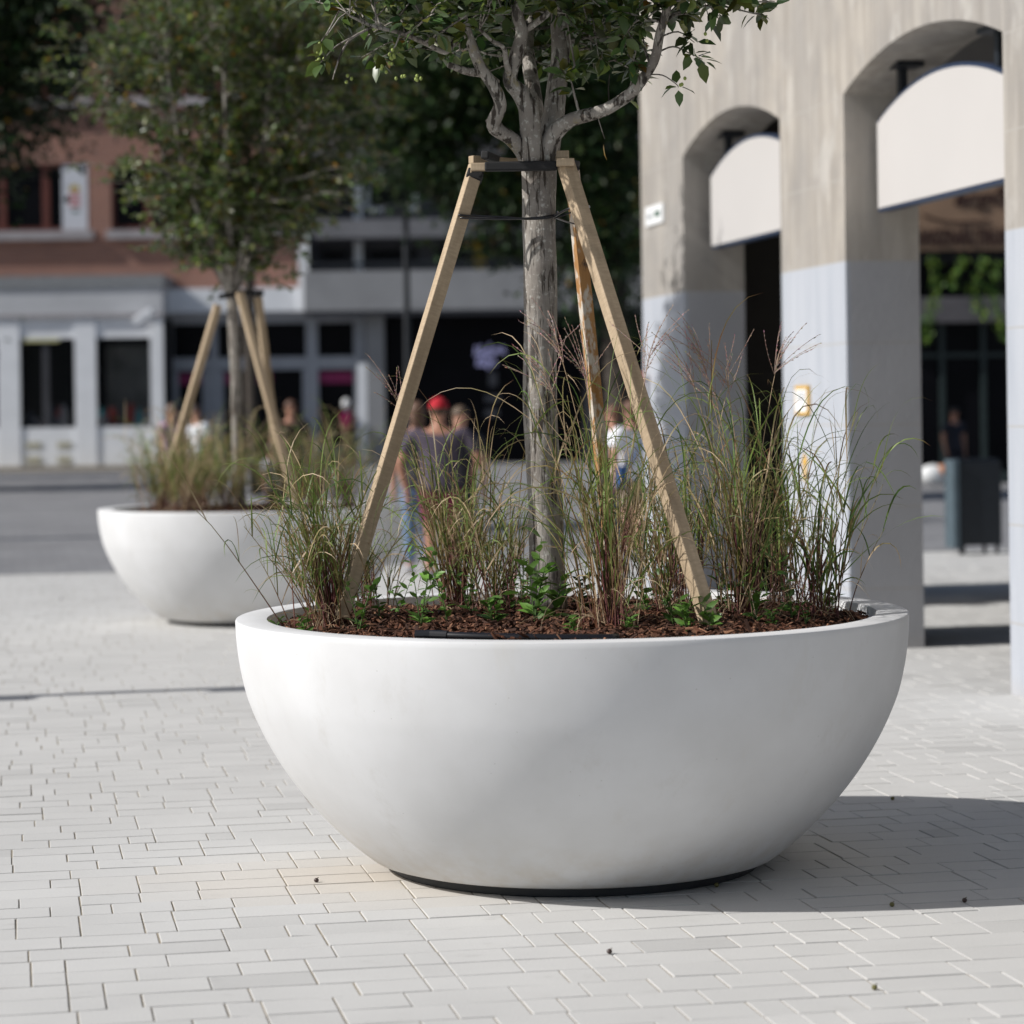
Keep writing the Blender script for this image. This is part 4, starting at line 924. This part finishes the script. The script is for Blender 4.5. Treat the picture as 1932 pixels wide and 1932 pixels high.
# ------------------------------------------------------------ stake tripods
def sq_bar(mb, a, b, wdt, dpt, roll=0, ext=0):
    a, b = Vector(a), Vector(b); d = (b-a).normalized(); s = d.cross(Vector((0, 1, 0))); s = s.normalized() if s.length > .05 else Vector((0, 0, 1)); t = d.cross(s)
    s, t = s*math.cos(roll)+t*math.sin(roll), t*math.cos(roll)-s*math.sin(roll); vs = []
    for p in (a-d*ext, b+d*ext):
        for u, v in ((-1, -1), (1, -1), (1, 1), (-1, 1)): vs.append(p+s*u*wdt/2+t*v*dpt/2)
    mb.add(vs, [(3, 2, 1, 0), (4, 5, 6, 7), (0, 1, 5, 4), (1, 2, 6, 5), (2, 3, 7, 6), (3, 0, 4, 7)])
def bar_obj(name, a, b, w_, d_, mat, root, off, roll=0, bevel=.003):
    # mesh aligned to local z so that the grain runs along the stick
    a, b = Vector(a)-off, Vector(b)-off; L = (b-a).length; d = (b-a).normalized(); fr_ = Vector((0, -1, 0)); fr_ = (fr_-d*fr_.dot(d)).normalized(); fr_ = Quaternion(d, roll) @ fr_
    q = Matrix(((-fr_).cross(d), -fr_, d)).transposed().to_quaternion()
    mb = MB().box(-w_/2, w_/2, -d_/2, d_/2, 0, L); o = mb.build(name, mat, root, bevel=bevel); o.location = a; o.rotation_mode = 'QUATERNION'; o.rotation_quaternion = q; return o
OFF = Vector((PC.x, PC.y, .88))
tr = empty('stake_tripod', OFF, 0, label='three pale wooden stakes braced around the front tree trunk', cat='tree support', group='wooden tree support tripods')
Lt, Lb = P(899, 312, 9.10), P(643, 1165, 8.93); Rt, Rb = P(1066, 305, 9.04), P(1343, 1190, 8.42); Kt, Kb = P(1079, 320, 9.28), P(1161, 1120, 9.88)
bar_obj('stake', Lb, Lt, .047, .047, M_STAKE, tr, OFF, .38); bar_obj('stake', Rb, Rt, .050, .048, M_STAKE, tr, OFF, .60)
bar_obj('stake', Kb, Kt, .045, .040, M_OLDSTAKE, tr, OFF, .4)
z1, z2 = P(900, 317, 9.08).z, P(900, 300, 9.08).z
xl, xr = P(888, 317, 9.05).x, P(1083, 317, 9.05).x
def cross(xa, ya, xb, yb, z, h, nm='crossbar'): return bar_obj(nm, (xa, ya, z), (xb, yb, z), .028, h, M_STAKE, tr, OFF, 0)
cross(xl, 9.045, xl+.055, 9.045, z1, .030, 'crossbar_end'); cross(xr-.063, 9.0, xr, 9.0, z1+.008, .032, 'crossbar_end')
cross(xl, 9.12, xl+.2, 9.28, z2+.002, .030); cross(P(1048, 300, 9.05).x, 9.09, P(1074, 300, 9.05).x, 9.09, z2+.012, .034, 'crossbar_end')
cross(xl+.1, 9.30, xr-.01, 9.30, z2+.0, .030)
wb = MB(); wb.box(xl+.05-OFF.x, xr-.06-OFF.x, 9.022-OFF.y, 9.062-OFF.y, z1-.016-OFF.z, z1+.017-OFF.z); wb.build('webbing_bar', M_BLACK, tr, bevel=.006)
wb = MB()
sq_bar(wb, Vector((xl+.05, 9.05, z2+.012))-OFF, Vector((xl+.12, 9.3, z2+.006))-OFF, .030, .030); sq_bar(wb, P(898, 324, 9.10)-OFF, P(893, 340, 9.09)-OFF, .058, .056)
sq_bar(wb, Vector((xl+.05, 9.28, z2))-OFF, Vector((xr-.06, 9.30, z2))-OFF, .034, .04); sq_bar(wb, Vector((xr-.005, 9.03, z1-.01))-OFF, Vector((xr+.005, 9.25, z2))-OFF, .045, .02)
wb.build('webbing_strap', M_BLACK, tr, bevel=.006)
wr = MB()
def wire(pts, r=.0042): wr.tube([p-OFF for p in catmull(pts, 5)], r, 6)
wire([P(866, 406, 9.04), P(900, 408, 9.06), P(950, 410, 9.06), P(1000, 413, 9.06), P(1045, 409, 9.07), P(1052, 400, 9.14)])
wire([P(868, 411, 9.04), P(940, 413, 9.05), P(1010, 411, 9.06), P(1048, 405, 9.09)], .0036)
wire([P(1046, 408, 9.08), P(1072, 394, 9.0), P(1103, 387, 8.98)]); wire([P(1046, 410, 9.08), P(1068, 418, 9.2), P(1090, 424, 9.3)], .003); wire([P(1046, 412, 9.1), P(1080, 400, 9.1), P(1105, 392, 9.06)], .003)
wire([P(866, 406, 9.04), P(873, 403, 9.12), P(886, 408, 9.13)]); wire([P(1103, 387, 8.98), P(1112, 390, 9.05), P(1100, 396, 9.1)], .0036)
wr.build('tie_wire', M_RUBBER, tr, smooth=True)
tr2 = copy_tree(tr); tr2['label'] = 'blurred wooden stakes braced around the tree farther back'
tr2.location = (0, 0, 0)
for ch in list(tr2.children): bpy.data.objects.remove(ch)
O2 = Vector((x2, 20.2, .87)); tr2.location = O2
for (tp, bt, Ya, Yb) in (((411, 575), (300, 955), 20.0, 20.0), ((452, 552), (563, 965), 20.0, 19.55), ((487, 560), (528, 900), 20.4, 20.9)):
    bar_obj('stake', P(bt[0], bt[1], Yb), P(tp[0], tp[1], Ya), .055, .05, M_STAKE, tr2, O2, .5)
q0, q1 = P(448, 553, 20.1), P(492, 553, 20.3)
bar_obj('crossbar', P(414, 560, 20.0), P(455, 553, 20.1), .04, .045, M_BLACK, tr2, O2); bar_obj('crossbar', q0, q1, .045, .075, M_BLACK, tr2, O2)

# ------------------------------------------------------------ big background trees
def big_tree(loc, trunk, crown, n, ls, base, label, limbsx=(), group='large dark trees beyond the planters', clump=.45, per=26):
    root = empty('street_tree', loc, 0, label=label, cat='tree', group=group); L0 = Vector(loc); mb = MB()
    for pts, rad in [trunk]+list(limbsx): mb.tube([p-L0 for p in catmull(pts, 4)], lin(rad, 0, 4), 10, wob=.05)
    mb.build('trunk', simple('dark bark', (.05, .04, .032), .9, .3, 8), root, smooth=True, fixn=False)
    vol = np.array([c[1][0]*c[1][1]*c[1][2] for c in crown]); vol = vol/vol.sum(); nc = n//per; cen = []; 
    for k in range(nc):
        c, rad = crown[RNG.choice(len(crown), p=vol)]; u = RNG.normal(size=3); u = u/np.linalg.norm(u)*RNG.random()**.4; cen.append(np.array(c)+u*np.array(rad))
    cen = np.array(cen); idx = np.repeat(np.arange(nc), per); sg = RNG.uniform(.5, 1.2, nc)*clump
    pos = cen[idx]+RNG.normal(size=(len(idx), 3))*sg[idx][:, None]*np.array((1, 1, .6))-np.array(loc)
    d = RNG.normal(size=pos.shape)+np.array((0, 0, -.3)); shade = np.exp(RNG.normal(0, .3, nc))[idx][:, None]
    col = leafcols(len(pos), base, .3, .01)*shade
    leaf_mesh('crown', pos, d, RNG.uniform(.6, 1.2, len(pos))*ls, np.clip(col, .003, .5), M_FARLEAF, root, 4)
    return root
def pc(px, py, Y, rx, ry, rz): q = P(px, py, Y); return ((q.x, q.y, q.z), (rx, ry, rz))
YA = 34
big_tree((P(-230, 700, YA).x, YA, 0), ([Vector((P(-230, 0, YA).x, YA, 0)), Vector((P(-215, 0, YA).x, YA, 3)), P(-160, 150, YA), P(-80, -120, YA)], [.22, .19, .15, .08]),
         [pc(-60, -60, YA, 1.7, 1.7, 2.0), pc(45, 100, YA, .95, 1.2, 1.3), pc(-60, 260, YA, .75, 1, .8), pc(110, -90, YA, 1.2, 1.2, 1.0), pc(30, 250, YA, .5, .7, .5)], 24000, .13, (.010, .024, .006), 'dark leafy tree hanging into the top left corner',
         [([P(-200, 320, YA), P(-100, 200, YA), P(0, 160, YA), P(90, 190, YA)], [.1, .07, .05, .02])])
YB = 44
big_tree((P(1165, 700, YB).x, YB, 0), ([Vector((P(1165, 0, YB).x, YB, 0)), P(1160, 560, YB), P(1140, 350, YB), P(1080, 100, YB), P(1060, -200, YB)], [.26, .22, .2, .16, .08]),
         [pc(960, 60, YB, 2.8, 2.2, 1.7), pc(1120, 200, YB, 1.1, 1.8, 2.3), pc(780, 190, YB, 1.2, 1.5, 1.1), pc(850, 345, YB, .9, 1.2, .45), pc(1150, 500, YB, .6, 1.3, 1.3), pc(1000, 350, YB, 1.2, 1.2, .7), pc(800, -80, YB, 2.2, 2, 1.6), pc(1090, 500, YB, .4, 1, .7), pc(880, 180, YB, 1.6, 1.2, .9), pc(690, 110, YB, 1.3, 1.2, 1.2), pc(985, 430, YB, .9, 1, .45), pc(770, 300, YB, .7, 1, .5)],
         84000, .15, (.022, .048, .014), 'large dark tree behind the front trunk, before the balcony building',
         [([P(1100, 330, YB), P(980, 405, YB), P(860, 385, YB), P(770, 320, YB), P(715, 210, YB)], [.16, .13, .11, .08, .04]), ([P(1150, 420, YB), P(1190, 300, YB), P(1205, 150, YB)], [.12, .09, .04])])
big_tree((P(470, 700, 52).x, 52, 0), ([Vector((P(470, 0, 52).x, 52, 0)), P(470, 500, 52), P(500, 250, 52), P(540, 0, 52)], [.13, .12, .10, .06]),
         [pc(590, 40, 52, 1.6, 1.6, 1.6), pc(680, 140, 52, 1.3, 1.3, 1.5), pc(520, 150, 52, 1.0, 1.2, 1.2), pc(420, 0, 52, 1.8, 1.5, 1.2)], 15000, .16, (.035, .065, .018), 'mid green tree behind the blurred planter tree, before the house corner')
big_tree((-15.5, 58, 0), ([Vector((-15.5, 58, 0)), Vector((-15.4, 58, 2.5)), Vector((-15.6, 58, 5.5))], [.18, .15, .08]),
         [((-15.5, 58, 4.2), (2.6, 2.4, 1.5)), ((-16.6, 58.5, 3.2), (1.6, 1.6, 1.0)), ((-13.9, 60, 3.6), (1.4, 1.8, .8))], 16000, .18, (.02, .04, .012), 'street tree left of the corner shop just outside the frame')
big_tree((-21, 68, 0), ([Vector((-21, 68, 0)), Vector((-21, 68, 3)), Vector((-21.4, 68, 7))], [.2, .18, .1]),
         [((-21, 68, 6.5), (2.0, 2.0, 2.2))], 5000, .2, (.02, .04, .012), 'tall street tree far left whose shade streaks the shop front')

# vines hanging from the far shop canopy
for i, (px, y0, y1, w_) in enumerate(((1757, 480, 645, .065), (1807, 486, 545, .045), (1850, 482, 600, .075), (1884, 490, 640, .085))):
    Yv = fh(px, 600, 1.2); top = FF.M @ Vector((Yv.x, -1.2, fh(px, y0, 1.2).z)); bot = fh(px, y1, 1.2).z
    root = empty('hanging_vine', top, 0, label=('long green vine hanging at the left beside the arcade pier', 'short green vine hanging second from the left', 'bright green vine hanging second from the right', 'bushy green vine hanging next to the right pier')[i], cat='vine', group='green vines hanging at the far shop')
    n = 260; t = RNG.random(n)**.85; L = top.z-bot
    xo = np.sin(t*5+i)*.12; pos = np.stack([xo+RNG.normal(0, w_, n), RNG.normal(0, w_, n), -t*L], 1)
    leaf_mesh('leaves', pos, RNG.normal(size=(n, 3))+np.array((0, 0, -.7)), RNG.uniform(.06, .11, n), leafcols(n, (.085, .17, .03), .3, 0), M_FARLEAF, root, 4)
    MB().tube([(0, 0, 0), (.05, 0, -L*.5), (0, 0, -L)], [.01, .008, .004], 5).build('stem', simple('green stem', (.06, .1, .03)), root)
# litter bin / dark cabinet behind the arcade
bp = G(1840, 1045); bn = empty('metal_bin', (bp.x, bp.y, 0), R(8), label='dark rectangular metal bin standing on small feet beyond the arcade', cat='bin')
px_m = F/bp.y; H = 175/px_m; W = 60/px_m
MB().box(-W*.62, W*.75, -.14, .14, .1, H).build('body', M_DARKMET, bn, bevel=.012)
MB().box(-W*.84, -W*.62-.003, -.17, .15, .07, H*1.02).build('side_panel', simple('blue grey steel', (.07, .10, .12), .5), bn, bevel=.01)
MB().box(-W*.58, W*.70, -.10, .10, H+.003, H+.03).build('lid', M_DARKMET, bn, bevel=.008)
for sx in (-.55, .62, -.3, .4): MB().tube([(W*sx, -.1 if sx in (-.55, .62) else .1, 0), (W*sx, -.1 if sx in (-.55, .62) else .1, .1)], .022, 8).build('foot', M_DARKMET, bn)
# things by the dark far window
q = fh(1760, 890, 1.0); b_ = empty('bundle', FF.M @ Vector((q.x, -1.0, 0)), 0, label='white and orange cloth bundle on the kerb by the far shop window', cat='bundle')
MB().ell((0, 0, .22), (.30, .2, .22)).build('white_sack', M_PAPER, b_, smooth=True); MB().ell((.2, -.05, .30), (.16, .14, .14)).build('orange_sack', simple('orange cloth', (.45, .2, .1)), b_, smooth=True)

# ------------------------------------------------------------ people
def skin_mesh(name, verts, edges, radii, mat, parent, levels=2):
    me = bpy.data.meshes.new(name); me.from_pydata([tuple(v) for v in verts], edges, []); me.update()
    o = bpy.data.objects.new(name, me); COL.objects.link(o); o.modifiers.new('s', 'SKIN')
    for i, r in enumerate(radii):
        sv = me.skin_vertices[0].data[i]; sv.radius = r if isinstance(r, tuple) else (r, r)
        sv.use_root = (i == 0)
    ss = o.modifiers.new('u', 'SUBSURF'); ss.levels = levels; ss.render_levels = levels
    dg = bpy.context.evaluated_depsgraph_get(); dg.update(); m2 = bpy.data.meshes.new_from_object(o.evaluated_get(dg)); bpy.data.objects.remove(o)
    m2.polygons.foreach_set('use_smooth', [True]*len(m2.polygons)); m2.materials.clear(); m2.materials.append(mat)
    o = bpy.data.objects.new(name, m2); COL.objects.link(o); o.parent = parent; return o
M_SKIN = simple('skin', (.50, .27, .19), .6, .06, 20); M_SKIN2 = simple('tanned skin', (.40, .20, .13), .6, .06, 20)
def cloth(c): return simple('cloth', c, .85, .1, 12)
def person(px, Y, H, face, label, shirt, lower, lower_len, hair, hairlen=.0, cap=None, skin=M_SKIN, arms=None, shirt2=None, stride=.06, build=1.0, shoe=(.3, .3, .32), strap=None):
    x = (px-966)/F*Y; root = empty('person', (x, Y, 0), face, label=label, cat='person')
    W = build; sh_z = .815*H; hp = .50*H
    arms = arms or ((.02, .03), (.02, .03))
    # joints; faces -y
    J = {'pel': (0, 0, .52*H), 'sp': (0, .005, .60*H), 'ch': (0, .01, .72*H), 'nk0': (0, .01, .81*H), 'nk': (0, 0, .855*H), 'hd': (0, -.012, .905*H), 'hd2': (0, -.006, .955*H)}
    v = list(J.values()); e = [(0, 1), (1, 2), (2, 3), (3, 4), (4, 5), (5, 6)]; r = [(.088*H*W, .062*H*W), (.074*H*W, .055*H*W), (.088*H*W, .06*H*W), (.045*H, .04*H), .032*H, (.044*H, .052*H), (.040*H, .046*H)]
    AR = {}
    for sg, (fw, out) in zip((-1, 1), arms):
        s = (sg*.118*H*W, .01, sh_z-.012*H); el = (sg*(.135*H*W+out), .02+fw*.2, .635*H); wr_ = (sg*(.135*H*W+out*.3), -fw, (.49 if abs(fw) < .12 else .60)*H) 
        hnd = (wr_[0], wr_[1]-.02, wr_[2]-.045*H)
        k = len(v); v += [s, el, wr_, hnd]; e += [(2, k), (k, k+1), (k+1, k+2), (k+2, k+3)]; r += [.036*H, .027*H, .018*H, (.022*H, .013*H)]; AR[sg] = (s, el, wr_, hnd)
    LG = {}
    for sg in (-1, 1):
        st = sg*stride; h = (sg*.052*H, 0, .47*H); kn = (sg*.056*H, st*.6-.01, .275*H); an = (sg*.058*H, st+.01, .05*H); toe = (sg*.066*H, st-.10*H, .022*H)
        k = len(v); v += [h, kn, an, toe]; e += [(0, k), (k, k+1), (k+1, k+2), (k+2, k+3)]; r += [.054*H*W, .034*H, .021*H, (.024*H, .016*H)]; LG[sg] = (h, kn, an, toe)
    body = skin_mesh('body', v, e, r, skin, root)
    for sg in (-1, 1):   # hands: fingers and thumb
        fm = MB()
        hx, hy, hz_ = AR[sg][3]
        for k in range(4): fm.tube([(hx+(k-1.5)*.008, hy, hz_-.005), (hx+(k-1.5)*.009, hy-.01, hz_-.045-.006*(k in (1, 2))), (hx+(k-1.5)*.009, hy-.022, hz_-.068-.008*(k in (1, 2)))], [.0085, .008, .006], 6)
        fm.tube([(hx-sg*.015, hy-.01, hz_+.02), (hx-sg*.03, hy-.03, hz_-.005), (hx-sg*.03, hy-.035, hz_-.03)], [.010, .009, .007], 6)
        fm.build('hand', skin, body, smooth=True)
    fm = MB()
    hc = Vector((0, -.012, .925*H))
    fm.ell(hc+Vector((0, -.052*H, -.008*H)), (.008*H, .012*H, .014*H), 8, 6)
    for sg in (-1, 1): fm.ell(hc+Vector((sg*.043*H, .004, -.005*H)), (.006*H, .012*H, .018*H), 8, 6)
    fm.build('nose_and_ears', skin, body, smooth=True)
    ey = MB()
    for sg in (-1, 1): ey.ell(hc+Vector((sg*.018*H, -.047*H, .002*H)), (.007*H, .005*H, .005*H), 8, 6)
    ey.ell(hc+Vector((0, -.046*H, -.032*H)), (.014*H, .005*H, .004*H), 8, 6); ey.build('eyes_and_mouth', simple('dark brown', (.06, .02, .015)), body)
    if cap:
        MB().ell(hc+Vector((0, .004, .014*H)), (.054*H, .060*H, .056*H), 16, 8, v0=0, v1=.53).ell(hc+Vector((0, -.062*H, .008*H)), (.04*H, .04*H, .006*H), 12, 6).build('cap', cloth(cap), root, smooth=True)
    hm = MB(); tl_ = Matrix.Rotation(R(-24), 3, 'X')
    hm.ell(hc+Vector((0, .008, .010*H)), (.052*H, .058*H, .055*H), 16, 8, v0=0, v1=.60, M=tl_)
    if hairlen: hm.ell(hc+Vector((0, .03*H, -.025*H-hairlen*.3)), (.045*H, .026*H, .05*H+hairlen*.5), 14, 8)
    hm.build('hair', simple('hair', hair, .6, .3, 60, (1, 1, .2)), root, smooth=True)
    # shirt over torso and upper arms
    sv = [(0, 0, .455*H), (0, .004, .53*H), (0, .005, .60*H), (0, .01, .72*H), (0, .008, .80*H)]; se = [(0, 1), (1, 2), (2, 3), (3, 4)]; sr = [(.104*H*W, .080*H*W), (.104*H*W, .080*H*W), (.090*H*W, .068*H*W), (.100*H*W, .073*H*W), (.062*H, .052*H)]
    for sg in (-1, 1):
        s, el = Vector(AR[sg][0]), Vector(AR[sg][1]); k = len(sv); sv += [s, s.lerp(el, .75)]; se += [(3, k), (k, k+1)]; sr += [.046*H, .040*H]
    skin_mesh('shirt', sv, se, sr, cloth(shirt), root)
    lv = [(0, 0, .54*H)]; le = []; lr = [(.094*H*W, .070*H*W)]
    for sg in (-1, 1):
        h, kn, an, _ = [Vector(q) for q in LG[sg]]; pts = [h, h.lerp(kn, .5), kn] if lower_len < .6 else [h, kn, kn.lerp(an, .5), an+Vector((0, 0, .01))]
        rad = [.064*H*W, .056*H, .048*H] if lower_len < .6 else [.062*H*W, .042*H, .034*H, .030*H]
        if lower_len < .6: pts[2] = h.lerp(kn, .9)
        k = len(lv)
        for q, (pp, rd) in enumerate(zip(pts, rad)): lv.append(pp); lr.append(rd); le.append((0 if q == 0 else len(lv)-2, len(lv)-1))
    skin_mesh('shorts' if lower_len < .6 else 'trousers', lv, le, lr, cloth(lower), root)
    for sg in (-1, 1):
        an = LG[sg][2]; sm = MB(); sm.ell((an[0], an[1]-.045*H, .028*H), (.030*H, .075*H, .028*H), 12, 8); sm.build('shoe', cloth(shoe), root, smooth=True)
    if strap:
        s = MB(); s.tube(catmull([(-.08*H, -.06*H, .80*H), (-.0*H, .085*H, .70*H), (.09*H, .05*H, .56*H)]), .018, 6); s.box(.06*H, .14*H, -.02, .08, .45*H, .58*H); s.build('shoulder_bag', cloth(strap), root)
    return root
BACK = R(180)
person(828, 24.8, 1.79, BACK, 'man in red cap, grey purple t-shirt and maroon shorts seen from behind', (.075, .06, .085), (.17, .02, .05), .5, (.06, .035, .02), cap=(.42, .008, .02), arms=((.16, .10), (.02, .10)), build=1.22, skin=M_SKIN2)
person(786, 25.9, 1.77, BACK+.3, 'person in blue jeans with brown hair standing left of the red cap', (.045, .042, .05), (.13, .20, .32), 1, (.12, .065, .04), .08)
person(868, 26.6, 1.72, R(20), 'brown haired person half hidden right of the red cap', (.03, .028, .035), (.03, .03, .04), 1, (.10, .065, .04), .04)
person(1192, 28.0, 1.76, BACK+R(35), 'woman in white t-shirt and khaki shorts with a blue bag', (.85, .86, .90), (.30, .24, .18), .5, (.13, .06, .035), .05, strap=(.05, .12, .30))
person(1158, 29.2, 1.70, BACK+R(60), 'slimmer brown haired person in white shirt behind the khaki shorts', (.80, .82, .86), (.06, .07, .10), 1, (.15, .07, .04), .05, build=.85)
person(324, 43, 1.86, R(50), 'person in pink shirt beside the farther left stake', (.50, .30, .40), (.10, .10, .12), 1, (.18, .12, .09), build=.95)
person(370, 43, 1.85, R(-40), 'person in white shirt behind the farther left stake', (.80, .83, .88), (.12, .13, .18), 1, (.05, .03, .025), .04)
person(549, 39, 1.88, R(15), 'person dressed in black standing before the dark shop door', (.010, .010, .012), (.012, .012, .015), 1, (.10, .045, .025), skin=M_SKIN2)
person(511, 33, 1.28, R(70), 'child in a white shirt left of the person in black', (.68, .70, .76), (.10, .11, .15), 1, (.08, .04, .03), .03)
person(1800, 48, 1.62, R(30), 'dark clothed person standing before the far shop glass', (.02, .02, .03), (.02, .02, .03), 1, (.02, .015, .012), skin=M_SKIN2)
bx = G(590, 905); cr = empty('wooden_tub', (P(589, 860, 50).x, 50, 0), 0, label='brown wooden tub standing before the clothes shop', cat='tub')
MB().tube([(0, 0, 0), (0, 0, .42), (0, 0, .46)], [.20, .26, .27], 16).build('tub', simple('brown wood', (.15, .08, .03), .7, .2, 6, (1, 1, .2)), cr)
MB().tube([(0, 0, .12), (0, 0, .16)], [.222, .227], 16).build('hoop', M_DARKMET, cr)

# fallen berries on the pavers
for i, (px, py) in enumerate(((1683, 1711), (1820, 1703), (1352, 1674), (1150, 1800), (1650, 1868), (597, 1665), (1684, 1510), (115, 1130))):
    q = G(px, py); m = MB(); m.ell((0, 0, .008), (.0085, .008, .008), 10, 8, (.13, .12, .035) if i % 2 == 0 else (.05, .03, .025)); m.tube([(0, 0, .014), (.008, 0, .018)], .0012, 4, (.1, .07, .03))
    o = m.build('fallen_berry', M_BERRY, None, smooth=True, tint=True); o.location = q
    tag(o, ('olive berry on the shaded pavers at the right edge of the planter shadow', 'dark berry farthest right, near the front edge of the planter shadow', 'olive berry touching the foot of the front planter', 'dark berry on sunlit pavers below the middle of the front planter',
        'olive berry nearest the bottom right corner of the square', 'dark berry on the warm stained pavers left of the front planter', 'olive berry at the far edge of the planter shadow', 'dark speck like berry far off near the farther planter')[i], 'berry', 'fallen berries scattered on the pavers')

# lamp post outside the frame at the left; its shadow crosses the square
e = G(455, 1290); e0 = G(0, 1315); dr_ = Vector((S.x, S.y)).normalized(); k = math.tan(SUN_EL)
bs = Vector((e0.x, e0.y))+dr_*3.2
lo = empty('square_lamp', (bs.x, bs.y, 0), 0, label='tall grey lamp post standing left of the frame on the square', cat='street lamp')
zk1 = 3.2*k+.6*k; zk2 = (3.2+1.05)*k
MB().tube([(0, 0, 0), (0, 0, 5.4)], [.085, .06], 12).build('pole', M_MGREY, lo)
for zq in (zk1-.55, zk2+.15):
    MB().box(-.03, .03, -.22, .02, zq, zq+.26).build('fixture', M_DARKMET, lo, bevel=.01)
